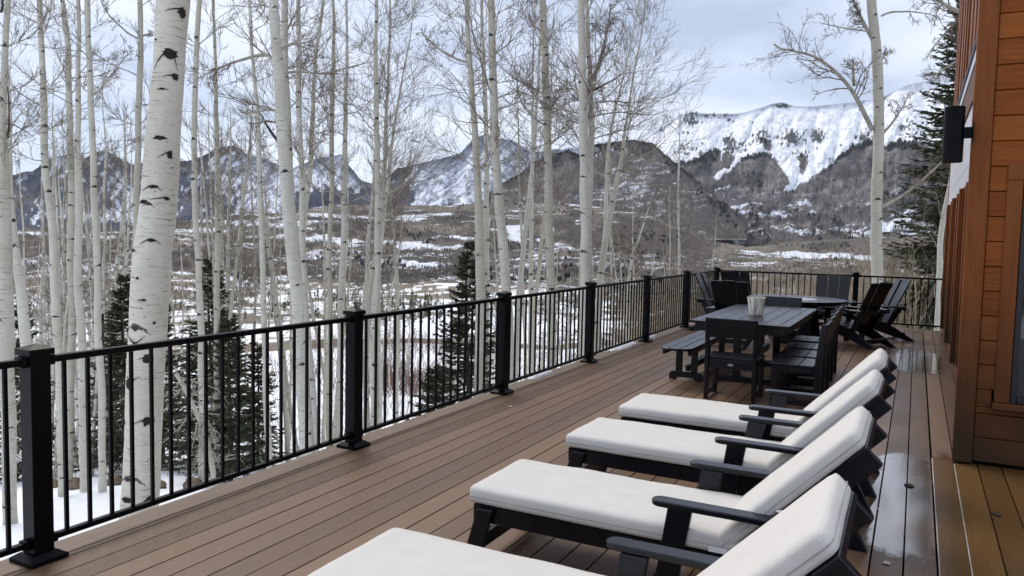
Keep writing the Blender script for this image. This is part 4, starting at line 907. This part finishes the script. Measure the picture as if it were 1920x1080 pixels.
def build_tree(pts, D, label, crown=(28, 1.8, 1.), start=.35, bark=None, group='aspens beyond the railing', height=None, seed=0, big=False, extra=None, topext=1.5, name='aspen_tree', f1=.97, scars=None):
    g = np.random.RandomState(seed+100)
    pts = sorted(pts, key=lambda p: -p[1]); x, y, wd = [np.array(v, float) for v in zip(*pts)]
    P = at(x, y, D); dist = np.linalg.norm(P-CAM, axis=1); Rr = wd/2*((P-CAM)@FX)/F
    # straight down to the ground
    b0 = P[0]; b1 = P[min(1, len(P)-1)]; d = b0-b1; d = d/max(abs(d[2]), .2); gz = float(terr(b0[0], b0[1]))
    if b0[2] > gz:
        h = b0[2]-gz+.15; low = b0+np.array([d[0]*h*.6, d[1]*h*.6, -h]); P = np.concatenate([[low], P]); Rr = np.r_[Rr[0]*1.15, Rr]
    # on up beyond the frame
    d = P[-1]-P[-2]; d /= np.linalg.norm(d); tot = P[-1][2]-P[0][2]; H_ = height if height else max(tot*topext, 10.)
    ext = P[0][2]+H_-P[-1][2]
    if ext > .5:
        nk = 4
        for k in range(1, nk+1): P = np.concatenate([P, [P[-1]+(d*.8+np.array([0, 0, .3])+g.normal(size=3)*.05)*ext/nk]]); 
        Rr = np.r_[Rr, Rr[-1]*np.linspace(.85, .12, nk)]
    Q, w_, arc = resample(P, Rr, .22)
    Q[1:-1, :2] += (np.stack([fbm(arc*.8+seed, arc*0, 121, 3), fbm(arc*.8+seed, arc*0+5, 122, 3)], 1)[1:-1]-.5)*.10
    root = empty(name, tuple(Q[0]), label=label, cat='tree', group=group)
    sides = 28 if big else 12
    V, F_, uv = trunk_mesh(Q, w_, arc, sides, seed, .03 if big else .07)
    rawmesh('trunk', V-Q[0], F_, bark or m_bark[seed % 3], True, root, uv=uv)
    if scars: bark_scars(root, pts, D, Q[0], scars, Q, w_)
    nb, bl, dn = crown
    if nb:
        V, F_, mi = crown_mesh(Q, w_, nb, start, f1, bl, g, dn, rm=max(.0042, D*.00022))
        parts = [(V, F_)]; mis = [mi]
        if extra:
            for ex_ in extra:
                pl, wd2 = ex_[:2]; isdead = len(ex_) > 2
                ex = at(np.array([p[0] for p in pl]), np.array([p[1] for p in pl]), D); ex = ex+np.linspace(0, 1, len(ex))[:, None]*FH*g.uniform(-.6, .6)
                eq, ew, _ = resample(ex, np.linspace(wd2/2, wd2/6, len(pl))*D/F, .12)
                v, q = tubes(eq[None], ew[None], 7); parts.append((v, q)); mis.append(np.full(len(q), 3 if isdead else 2))
                if isdead: continue
                B1, R1 = spawn(eq[None], ew[None], 20 if wd2 > 7 else (12 if wd2 > 4 else 8), .22, 1, (.2, .5), 8, .4, .15, .9, .17, .0055, g); B2, R2 = spawn(B1, R1, 7, .1, 1, (.35, .7), 6, .6, .05, .8, .18, .005, g)
                B3, R3 = spawn(B2, R2, 3, .2, 1, (.3, .6), 4, .6, .05, .8, .18, .0045, g); v, q = tubes(B3, R3, 3); parts.append((v, q)); mis.append(np.ones(len(q)))
                for Bq, Rq in ((B1, R1), (B2, R2)): v, q = tubes(Bq, Rq, 3); parts.append((v, q)); mis.append(np.ones(len(q)))
        V, F_ = cat(parts); rawmesh('crown', V-Q[0], F_, [m_limb, m_twig, m_limb, m_dead], False, root, mi=np.concatenate(mis).astype(int))
    return root, Q, w_
# (px polyline top->bottom with widths, distance, crown, start, label)
T = [
 ([(326, 0, 60), (317, 100, 56), (313, 200, 58), (306, 300, 62), (295, 400, 65), (286, 500, 66), (280, 560, 67), (273, 690, 65), (270, 840, 64), (262, 980, 68)], 8.0, (16, 1.6, 1), .62, 'thickest aspen trunk, white and leaning slightly, closest to the deck railing', dict(big=True, bark=m_barkbig, f1=.95, scars=[(349, 26, 9, 11, (32, 4, 8)), (330, 106, 15, 11, (34, 12, 34)), (337, 147, 7, 7, (24, 4, 6)), (316, 262, 13, 4, (14, 8, 4)), (330, 292, 6, 9, (22, 3, 12)), (303, 352, 9, 4, (24, 14, 10)), (282, 380, 11, 4, (14, 16, 6)), (322, 373, 5, 4, (30, 6, 5)), (300, 450, 7, 4, (22, 16, 10)), (262, 470, 6, 4, (4, 14, 3)), (291, 668, 12, 9, (18, 10, 6)), (258, 715, 12, 13, (6, 22, -10)), (291, 783, 12, 9, (30, 6, 10)), (244, 788, 6, 6, None), (254, 926, 14, 6, (12, 10, 4)), (292, 930, 12, 10, (10, 4, 10)), (303, 80, 4, 2, None), (318, 172, 3, 2, (10, 10, 2)), (286, 560, 4, 2, (12, 4, 2)), (300, 602, 3, 3, None), (276, 520, 3, 3, None), (268, 640, 4, 3, (18, 20, -14))])),
 ([(4, 200, 12), (8, 330, 17), (11, 450, 21), (13, 600, 25), (17, 750, 24), (20, 970, 23)], 11.5, (22, 1.6, 1), .45, 'aspen at the very left edge of the photo, left of the first railing post', dict(extra=[([(14, 258), (30, 246), (44, 232), (54, 206), (62, 176)], 5, 1), ([(12, 232), (40, 232), (70, 250), (92, 262)], 3, 1), ([(2, 22), (22, 20), (36, 8), (44, -4)], 5, 1)])),
 ([(14, 0, 8), (12, 140, 9), (18, 380, 12), (33, 500, 16), (45, 590, 19), (52, 700, 18), (60, 800, 18)], 14, (22, 1.6, 1), .4, 'leaning aspen whose foot disappears behind the first railing post', {}),
 ([(75, 0, 9), (78, 100, 10), (82, 220, 12), (88, 330, 13), (97, 430, 14), (103, 540, 15), (110, 660, 15), (117, 870, 15)], 17, (24, 1.8, 1), .42, 'slightly curved aspen, first one right of the first railing post', {}),
 ([(117, 0, 8), (127, 60, 10), (130, 200, 11), (133, 300, 12), (134, 430, 12), (134, 540, 13), (134, 700, 12), (130, 845, 12)], 21, (24, 1.8, 1), .42, 'straight aspen almost touching its neighbour, second right of the first post', {}),
 ([(148, 0, 7), (146, 250, 10), (147, 350, 13), (148, 540, 14), (155, 700, 15), (158, 868, 16)], 17.5, (22, 1.7, 1), .42, 'aspen with a rough greyish foot among rocks, third right of the first post', {}),
 ([(163, 0, 10), (168, 130, 10), (173, 250, 11), (177, 370, 12), (183, 530, 12), (187, 640, 13), (192, 865, 13)], 17, (22, 1.8, 1), .42, 'smooth straight aspen, fourth right of the first post', dict(extra=[([(170, 180), (192, 172), (215, 140), (232, 115), (256, 99)], 4)])),
 ([(262, 0, 9), (262, 150, 11), (258, 300, 11), (254, 450, 11), (250, 600, 11), (246, 850, 12)], 18, (24, 1.8, 1), .45, 'slim aspen half hidden behind the left side of the thickest trunk', dict(extra=[([(258, 72), (235, 62), (210, 45), (190, 20), (180, 0)], 4), ([(262, 70), (275, 64), (290, 62)], 4)])),
 ([(233, 235, 3), (236, 320, 6), (231, 400, 7), (222, 480, 8), (216, 540, 8), (208, 640, 8), (205, 720, 8)], 32, (44, 2.6, 1), .35, 'small pale bowed aspen with a fine rounded crown, left of the thickest trunk', dict(height=14.5)),
 ([(373, 0, 9), (368, 120, 10), (362, 250, 10), (364, 350, 11), (370, 450, 11), (374, 540, 12), (377, 620, 12), (380, 860, 13)], 18, (26, 1.8, 1), .42, 'slim aspen immediately right of the thickest trunk', {}),
 ([(405, 150, 6), (407, 250, 9), (406, 350, 9), (407, 450, 10), (408, 540, 10), (406, 700, 10), (405, 885, 11)], 19, (34, 1.9, 1), .40, 'straight slim aspen in front of the dark spruce, second right of the thickest trunk', {}),
 ([(470, 40, 6), (476, 150, 7), (484, 200, 8), (487, 320, 10), (490, 450, 10), (492, 540, 11), (497, 620, 11), (500, 800, 12), (507, 885, 12)], 18, (34, 1.9, 1), .42, 'slim aspen with a black broken branch stub, third right of the thickest trunk', {}),
 ([(513, 0, 18), (520, 100, 20), (527, 200, 22), (534, 300, 22), (541, 400, 25), (549, 480, 27), (556, 560, 24), (565, 700, 23), (575, 850, 23)], 14.5, (22, 2.2, 1), .48, 'second thickest aspen, leaning left, between the thickest trunk and the second post', dict(bark=m_bark[2], extra=[([(505, 103), (470, 102), (430, 108), (395, 128), (355, 146)], 7), ([(519, 262), (505, 248), (490, 230), (486, 218), (474, 204)], 6, 1)])),
 ([(533, 0, 12), (536, 150, 13), (541, 260, 14), (546, 380, 13), (556, 500, 12), (566, 640, 12), (585, 840, 14)], 17, (22, 2., 1), .45, 'aspen tucked right behind the second thickest trunk', {}),
 ([(560, 0, 8), (558, 150, 10), (565, 280, 11), (568, 380, 11), (566, 480, 12), (575, 600, 13), (590, 820, 14)], 18, (30, 2.0, 1.1), .42, 'aspen leaning left a step right of the second thickest trunk', {}),
 ([(604, 30, 5), (592, 100, 7), (584, 280, 9), (572, 400, 9), (566, 540, 9), (566, 700, 9)], 23, (40, 2.2, 1.1), .42, 'darker grey aspen curving left behind the second thickest trunk', {}),
 ([(628, 60, 6), (624, 170, 9), (622, 300, 9), (619, 430, 9), (618, 520, 10), (620, 620, 11), (618, 800, 12)], 20, (34, 2.2, 1), .42, 'straight aspen left of the second railing post', {}),
 ([(652, 60, 5), (649, 200, 8), (647, 300, 9), (644, 400, 10), (640, 540, 11), (637, 740, 12)], 20, (38, 2.3, 1), .40, 'aspen rising just left of the second railing post, its crown wide and twiggy', {}),
 ([(704, 50, 7), (706, 200, 9), (708, 250, 10), (709, 400, 11), (706, 540, 12), (703, 800, 13)], 18.5, (38, 2.4, 1), .40, 'upright aspen just right of the second railing post', {}),
 ([(726, 150, 5), (722, 300, 8), (716, 420, 9), (702, 500, 9), (690, 560, 10), (684, 640, 11), (690, 800, 11)], 19.5, (36, 2.4, 1), .42, 'aspen leaning across its upright neighbour beside the second railing post', {}),
 ([(745, 200, 4), (735, 260, 6), (728, 330, 7), (720, 400, 7), (708, 520, 8), (712, 700, 8)], 24, (42, 3.0, 1), .40, 'slender aspen with a broad hazy crown right of the second railing post', dict(height=15)),
 ([(738, 440, 4), (745, 520, 7), (746, 620, 8), (742, 760, 9)], 26, (26, 1.8, 1), .35, 'short slim aspen between the second and third railing posts', dict(height=12)),
 ([(877, 20, 8), (881, 110, 10), (888, 210, 11), (892, 300, 13), (897, 400, 16), (901, 500, 18), (902, 600, 18), (897, 760, 18)], 17, (34, 2.4, 1.05), .44, 'stout aspen left of the third railing post, beside the tall narrow spruce', dict(extra=[([(882, 118), (850, 110), (815, 90), (790, 60), (783, 40)], 5)])),
 ([(905, 60, 6), (910, 150, 8), (914, 280, 9), (911, 400, 10), (912, 520, 11), (912, 740, 12)], 20, (34, 2.2, 1), .42, 'slim aspen behind two stouter ones left of the third railing post', {}),
 ([(921, 0, 13), (925, 100, 14), (928, 200, 16), (930, 300, 17), (937, 400, 18), (944, 480, 18), (950, 560, 19), (956, 700, 19)], 16.5, (26, 2.4, 1), .46, 'stout aspen directly behind the third railing post', {}),
 ([(1016, 0, 12), (1021, 100, 13), (1026, 200, 14), (1030, 300, 14), (1030, 400, 15), (1033, 540, 17), (1034, 700, 17)], 17, (28, 2.4, 1.05), .45, 'straight stout aspen midway between the third and fourth railing posts', {}),
 ([(1010, 110, 5), (1004, 220, 6), (1000, 280, 7), (993, 370, 8), (985, 450, 9), (974, 550, 11), (965, 700, 11)], 21, (40, 2.1, 1.1), .45, 'aspen leaning right, its foot near the third railing post', {}),
 ([(998, 300, 6), (995, 450, 8), (997, 550, 9), (995, 700, 9)], 25, (34, 2.0, 1), .50, 'thin upright aspen between a leaning one and a straight stout one', {}),
 ([(1024, 360, 5), (1013, 470, 7), (1004, 560, 8), (998, 700, 8)], 27, (30, 2.0, 1), .50, 'thin aspen leaning right just left of a straight stout one', {}),
 ([(1088, 0, 14), (1089, 100, 15), (1092, 200, 17), (1093, 300, 17), (1096, 400, 19), (1098, 500, 20), (1099, 600, 20), (1100, 700, 20)], 16, (30, 2.6, 1.05), .45, 'stout straight aspen directly behind the fourth railing post', {}),
 ([(1103, 30, 7), (1104, 130, 9), (1108, 220, 12), (1105, 320, 12), (1102, 420, 11), (1098, 560, 11)], 17.5, (34, 2.4, 1.1), .45, 'forked aspen against the right side of the one behind the fourth post', dict(extra=[([(1110, 150), (1128, 118), (1138, 70), (1145, 10)], 9), ([(1100, 175), (1125, 165), (1150, 155), (1160, 145)], 6, 1)])),
 ([(1192, 130, 3), (1175, 230, 5), (1160, 320, 8), (1142, 400, 10), (1131, 470, 12), (1123, 530, 14), (1118, 680, 14)], 20, (50, 2.8, 1), .42, 'aspen fanning out to the right, right of the fourth railing post', {}),
 ([(1172, 130, 3), (1152, 200, 5), (1141, 280, 6), (1137, 380, 8), (1130, 480, 9), (1116, 600, 10)], 22, (50, 2.6, 1.1), .45, 'thin aspen crossing behind the fanned-out one right of the fourth post', {}),
 ([(1208, 425, 3), (1190, 470, 5), (1178, 500, 6), (1176, 560, 7), (1176, 620, 7)], 26, (16, 1.5, 1), .45, 'small forked aspen left of the fifth railing post', dict(height=8.5, extra=[([(1176, 500), (1165, 470), (1158, 440), (1155, 425)], 5)])),
 ([(1633, 0, 17), (1640, 60, 17), (1645, 120, 19), (1645, 200, 18), (1646, 300, 19), (1644, 400, 20), (1643, 515, 21), (1644, 640, 22)], 21, (9, 2.4, .8), .60, 'lone tall aspen at the far end of the deck in front of the snowy mountain', dict(extra=[([(1636, 245), (1622, 212), (1603, 185), (1600, 158), (1570, 136), (1543, 122), (1540, 100), (1510, 93), (1470, 102), (1452, 82)], 9), ([(1601, 160), (1603, 135), (1610, 105), (1612, 100)], 6), ([(1637, 75), (1622, 45), (1610, 15), (1604, -20)], 8), ([(1645, 58), (1610, 60), (1570, 52), (1535, 42)], 4), ([(1652, 30), (1680, 15), (1710, 28), (1740, 40)], 4), ([(1653, 112), (1668, 96), (1685, 90)], 5), ([(1654, 250), (1675, 230), (1686, 208), (1691, 180)], 5), ([(1654, 388), (1690, 370), (1722, 340), (1745, 310), (1768, 284)], 6)])),
 ([(1778, 360, 8), (1768, 400, 9), (1763, 450, 10), (1765, 490, 10), (1758, 550, 10), (1755, 620, 10)], 21, (8, 1.2, .8), .5, 'bent white aspen stem rising between the end railing and the cabin wall', dict(height=9)),
]
for i, (pts, D, cr_, st_, lb, kw) in enumerate(T):
    build_tree(pts, D, lb, cr_, st_, seed=i, **kw)
# overhead bough reaching in from the top right: belongs to an aspen standing behind the cabin
build_tree([(1850, -160, 20), (1846, 100, 22), (1850, 500, 26)], 19.5, 'aspen behind the cabin whose bare bough reaches into the top right sky', (3, 1.2, .6), .8, seed=70, extra=[([(1850, 30), (1795, 34), (1760, 18), (1725, -5), (1700, -20)], 10), ([(1800, 34), (1770, 60), (1745, 85), (1735, 110)], 4), ([(1850, 80), (1800, 110), (1770, 130), (1755, 150)], 5)])
# thin aspens farther down the slope
g = np.random.RandomState(12)
ZN = [(65, 'left of the first railing post'), (175, 'just right of the first post'), (295, 'just left of the thickest trunk'), (560, 'between the two thickest trunks'), (672, 'just left of the second railing post'), (950, 'between the second and third railing posts'), (1100, 'between the third and fourth railing posts'), (9999, 'right of the fourth railing post')]
ORD = ['leftmost', 'second', 'third', 'fourth', 'fifth', 'sixth', 'seventh', 'eighth', 'ninth', 'tenth', 'eleventh', 'twelfth', 'thirteenth', 'fourteenth', 'fifteenth', 'sixteenth', 'seventeenth', 'eighteenth', 'nineteenth', 'twentieth', 'twenty-first', 'twenty-second', 'twenty-third', 'twenty-fourth', 'twenty-fifth', 'twenty-sixth', 'twenty-seventh', 'twenty-eighth', 'twenty-ninth', 'thirtieth', 'thirty-first', 'thirty-second', 'thirty-third', 'thirty-fourth', 'thirty-fifth', 'thirty-sixth', 'thirty-seventh', 'thirty-eighth', 'thirty-ninth', 'fortieth', 'forty-first', 'forty-second', 'forty-third']
TH = []
for k in range(125):
    D = g.uniform(24, 72); x = g.uniform(-20, 1120) if k < 80 else g.uniform(1120, 1330)
    if k % 3 == 0: x = g.uniform(30, 230)
    if k >= 95: x = g.uniform(60, 700); D = g.uniform(20, 34)
    ln = g.normal(0, .06); h = g.uniform(8, 12.5) if D < 50 else g.uniform(7, 11)
    Pg = at(np.array(x), np.array(560.), D); gz = float(terr(Pg[0], Pg[1])); q = np.array([Pg[0], Pg[1], gz]); px, py = pxof(*q)
    wpx = g.uniform(.09, .17)*F/D; ht = h*F/D; c = g.normal(0, .05)
    pts = [(px+(ln*u+c*u*(1-u))*ht, py-u*ht, max(wpx*(1-.62*u), 2.0)) for u in (0.02, .25, .5, .75)]
    TH.append((float(px), D, pts, int(g.uniform(14, 24)), g.uniform(1.2, 2.0), h, k))
TH.sort(key=lambda t: t[0]); zc = {}
for px, D, pts, nb, bl, h, k in TH:
    z_ = next(i for i, (lim, _) in enumerate(ZN) if px < lim); zc[z_] = zc.get(z_, 0)+1; od = ORD[min(zc[z_]-1, len(ORD)-1)]
    build_tree(pts, D, 'thin aspen, %s from left of those %s' % (od, ZN[z_][1]) if od != 'leftmost' else 'thin aspen, leftmost of those %s' % ZN[z_][1], (nb, bl, .8), .42, seed=200+k, group='thin aspens farther down the slope', height=h)
# leaning dead stem
def dead(pl, D, wd, lb):
    P = at(np.array([p[0] for p in pl], float), np.array([p[1] for p in pl], float), D); P[-1, 2] = terr(P[-1, 0], P[-1, 1])-.1
    Q, w_, arc = resample(P, np.linspace(wd/3, wd/2, len(pl))*D/F, .15); V, F_, uv = trunk_mesh(Q, w_, arc, 8, 3)
    r = empty('fallen_aspen', tuple(Q[-1]), label=lb, cat='tree'); rawmesh('trunk', V-Q[-1], F_, m_bark[1], True, r, uv=uv)
    B1, R1 = spawn(Q[None], w_[None], 30, .0, .7, (.15, .45), 7, .4, -.1, 1.1, .2, .005); B2, R2 = spawn(B1, R1, 6, .1, 1, (.3, .6), 5, .6, 0, .8, .2, .0045)
    V, F_ = cat([tubes(B1, R1, 4), tubes(B2, R2, 3)]); rawmesh('branches', V-Q[-1], F_, m_limb, False, r)
dead([(330, 700), (352, 735), (380, 790), (398, 850), (407, 900)], 13, 11, 'leaning dead aspen stem with tangled grey branches right of the thickest trunk')
# ------------------------------------------------------------------ spruces
def spruce(base, h, rad, lb, seed, group=None, crown0=.04, dens=1.0, shape=1.0, tops=None):
    g = np.random.RandomState(seed); r = empty('spruce_tree', tuple(base), label=lb, cat='tree', group=group)
    K = 14; zt = np.linspace(0, h, K); P = np.stack([.06*np.sin(zt*.7+seed), .06*np.cos(zt*.6), zt], 1)
    V, Q = tubes(P[None], np.linspace(h*.014, .012, K)[None], 8); rawmesh('trunk', V, Q, m_sbark, True, r)
    nb = int(h*46*dens); f = crown0+(1-crown0)*np.sort(g.uniform(0, 1, nb))**.9; z = f*h; a = g.uniform(0, 2*math.pi, nb)
    ln = rad*(1-f)**shape*g.uniform(.55, 1.15, nb)+.10; d = np.stack([np.cos(a), np.sin(a), -.10-.35*(1-f)+.5*np.maximum(f-.75, 0)*2], 1)
    Kb = 7; s = np.linspace(0, 1, Kb)[None, :, None]; p0 = np.stack([0*z, 0*z, z], 1)[:, None]
    B = p0+d[:, None]*ln[:, None, None]*s; B[..., 2] += (ln[:, None]*(.32*s[..., 0]**2)); B += g.normal(size=B.shape)*.02*ln[:, None, None]*s
    v0, q0 = tubes(B, np.maximum(.010*ln[:, None]*(1-s[..., 0]*.8), .003), 3)
    # branchlets carrying needles: thin blades hanging both sides
    nn = int(32*dens); u = g.uniform(.12, 1, (nb, nn)); fi = u*(Kb-1); i = np.minimum(fi.astype(int), Kb-2); fr = (fi-i)[..., None]; ix = np.arange(nb)[:, None]
    c = B[ix, i]*(1-fr)+B[ix, i+1]*fr; tg = B[ix, i+1]-B[ix, i]; tg /= np.linalg.norm(tg, axis=2, keepdims=True)
    sd_ = np.cross(tg, np.array([0, 0, 1.])); sd_ /= np.linalg.norm(sd_, axis=2, keepdims=True)+1e-9; sg = g.choice([-1, 1], (nb, nn, 1))
    bl = (.10+.22*ln[:, None]*(1-u*.7))*g.uniform(.6, 1.2, (nb, nn)); bl = np.minimum(bl, .42)
    dd = tg*.75+sd_*sg*g.uniform(.3, 1.1, (nb, nn, 1))+np.array([0, 0, -.25])+g.normal(size=c.shape)*.18; dd /= np.linalg.norm(dd, axis=2, keepdims=True)
    wv = np.cross(dd, g.normal(size=dd.shape)); wv /= np.linalg.norm(wv, axis=2, keepdims=True); hw = g.uniform(.012, .026, (nb, nn, 1))*(1+h*.03)
    e = c+dd*bl[..., None]; mid = c+dd*(bl*.45)[..., None]
    V4 = np.stack([c, mid+wv*hw, e, mid-wv*hw], 2).reshape(-1, 3); q1 = np.arange(len(V4)).reshape(-1, 4)
    V, Q = cat([(v0, q0), (V4, q1)]); rawmesh('crown', V, Q, m_needle, False, r)
def gp(x, D, y=560.):
    P = at(np.array(float(x)), np.array(y), D); return np.array([P[0], P[1], float(terr(P[0], P[1]))-.1])
def hpx(x, D, ytop): P = at(np.array(float(x)), np.array(float(ytop)), D); return P[2]-gp(x, D)[2]
for x, D, yt, rad, lb, dn in [
 (880, 18.5, 455, 1.5, 'tall narrow spruce with a spindly top left of the third railing post', 1.1),
 (395, 22, 480, 1.9, 'dark spruce right of the thickest trunk, tallest of the spruces on that side', 1.1),
 (232, 23, 520, 1.9, 'dark spruce partly hidden behind the left side of the thickest trunk', 1.1),
 (300, 25, 560, 1.7, 'dark spruce directly behind the thickest trunk', 1.0),
 (482, 23, 640, 1.2, 'low dark spruce behind the railing between the two thickest trunks', 1.0),
 (430, 19, 600, 1.3, 'bushy spruce behind the slim aspens, its foot in the snow', 1.0),
 (40, 24, 560, 1.5, 'dark spruce at the far left behind the first railing post', 1.0),
 (195, 27, 590, 1.4, 'lower spruce between slim straight trunks left of the thickest trunk', .9),
 (820, 16.5, 690, 1.3, 'low bushy spruce showing through the railing left of the third post', 1.1),
 (1782, 24, -30, 2.75, 'tall dark spruce between the lone aspen and the cabin wall', 1.3)]:
    b0 = gp(x, D); spruce(b0, hpx(x, D, yt), rad*(.88 if x < 1000 else .95), lb, int(x)+1, dens=dn, shape=.75 if x > 1700 else .85, crown0=.02)
# ------------------------------------------------------------------ brush and undergrowth
def thicket(name, boxes, m, lo, hi, n, seed, K=5, rad=.006):
    g = np.random.RandomState(seed); Ps = []; 
    for (x0, x1, D0, D1, k) in boxes:
        x = g.uniform(x0, x1, k); D = g.uniform(D0, D1, k); P = at(x, np.full(k, 560.), D); P[:, 2] = terr(P[:, 0], P[:, 1])
        h = g.uniform(lo, hi, k)*(.6+.8*vn(x*.03, D*.2, seed)); d = g.normal(size=(k, 3))*.32; d[:, 2] = 1
        cur = P; o = [cur]
        for j in range(K-1): d = d+g.normal(size=(k, 3))*.12; d /= np.linalg.norm(d, axis=1, keepdims=True); cur = cur+d*(h/(K-1))[:, None]; o.append(cur)
        Ps.append(np.stack(o, 1))
    B = np.concatenate(Ps); Rr = np.repeat((rad*g.uniform(.7, 1.5, len(B)))[:, None], K, 1)*np.linspace(1.3, .5, K)
    B1, R1 = spawn(B, Rr, n, .25, .95, (.2, .5), 4, .6, .4, .6, .12, rad*.5, g)
    V, Q = cat([tubes(B, Rr, 3), tubes(B1, R1, 3)]); tagp(rawmesh(name, V, Q, m), kind='stuff')
thicket('tan_brush', [(1200, 1800, 28, 36, 1000), (1180, 1900, 34, 60, 2600), (1330, 1800, 23, 27, 450)], m_brush, 2.6, 4.9, 9, 301, rad=.013)
thicket('brush_in_the_valley', [(300, 1150, 60, 95, 500), (600, 1250, 90, 150, 500)], m_twig, 2.0, 4.0, 5, 302, rad=.02)
thicket('reddish_willow_brush', [(690, 850, 58, 75, 500), (560, 900, 120, 135, 500), (1080, 1200, 60, 80, 300), (90, 240, 60, 90, 400)], m_brushr, 1.4, 2.8, 5, 303, rad=.015)
thicket('undergrowth_twigs', [(-20, 620, 20, 40, 350), (620, 1150, 22, 45, 300), (-20, 1150, 40, 60, 400)], m_twig, .8, 2.2, 5, 304, rad=.006)
# rocks in the snow
for i, (x, y, D, s_) in enumerate([(101, 850, 19, .17), (136, 860, 18.2, .2), (212, 852, 18.6, .2), (360, 866, 17.6, .2), (300, 872, 17.5, .13)]):
    P = gp(x, D, 560.); P = at(np.array(float(x)), np.array(float(y)), D); P[2] = float(terr(P[0], P[1]))
    bm = bmesh.new(); bmesh.ops.create_icosphere(bm, subdivisions=3, radius=s_)
    for v in bm.verts:
        k = .35+1.0*float(fbm(np.array(v.co.x/s_*1.3+i*7), np.array(v.co.y/s_*1.3+v.co.z/s_*1.7), 130+i, 3)); v.co = Vector((v.co.x*1.3*k, v.co.y*k, v.co.z*.95*k))
    me = bpy.data.meshes.new('rock'); bm.to_mesh(me); bm.free(); me.materials.append(m_rock); o = bpy.data.objects.new('rock', me); C.objects.link(o); o.location = (P[0], P[1], P[2]+.08)
    tagp(o, ['tan rock poking from the snow left of a slim trunk', 'tan rock in the snow just right of the first railing post', 'tan rock in the snow left of the thickest trunk', 'brown rock in the snow right of the thickest trunk', 'small brown rock beside the foot of the thickest trunk'][i], 'rock')
# far conifer wood in the valley
def far_wood():
    g = np.random.RandomState(5); parts = []
    for (cx, sx, D0, D1, k) in [(720, 110, 330, 480, 260), (640, 60, 300, 420, 80), (1120, 60, 380, 520, 60), (1330, 90, 420, 560, 90), (430, 120, 420, 560, 70)]:
        for _ in range(k):
            x = g.normal(cx, sx); D = g.uniform(D0*.8, D1*1.2); P = at(np.array(x), np.array(560.), D); P[2] = float(terr(P[0], P[1])); h = g.uniform(2.5, 7)**1.0; s = g.uniform(.18, .34)*h
            n = 34; u = g.rand(n)**.8; th = g.uniform(0, 2*math.pi, n); ln = s*(1.05-u)*g.uniform(.6, 1.2, n)+.1; c = np.stack([P[0]+0*u, P[1]+0*u, P[2]+u*h], 1)
            d = np.stack([np.cos(th), np.sin(th), -.35+0*u], 1); e = c+d*ln[:, None]; wv = np.cross(d, [0, 0, 1.]); up = np.array([0, 0, h*.10])
            V = np.stack([c+up, c+d*(ln*.5)[:, None]+wv*(ln*.3)[:, None], e, c+d*(ln*.5)[:, None]-wv*(ln*.3)[:, None]], 1).reshape(-1, 3); parts.append((V, np.arange(4*n).reshape(n, 4)))
    V, Q = cat(parts); tagp(rawmesh('distant_conifer_wood', V, Q, m_needle), kind='stuff')
far_wood()

# ------------------------------------------------------------------ haze
hm = bpy.data.materials.new('valley_haze'); hm.use_nodes = True; t = hm.node_tree; t.nodes.clear()
ho = N(t, 'ShaderNodeOutputMaterial'); hv = N(t, 'ShaderNodeVolumePrincipled'); hv.inputs['Color'].default_value = (.80, .88, 1, 1); hv.inputs['Density'].default_value = 1.4e-5; hv.inputs['Anisotropy'].default_value = .2
t.links.new(hv.outputs[0], ho.inputs['Volume'])
b_ = MB(); b_.box(-13000, 13000, -13000, 13000, -175, 3300); tagp(b_.build('haze', hm), kind='stuff')
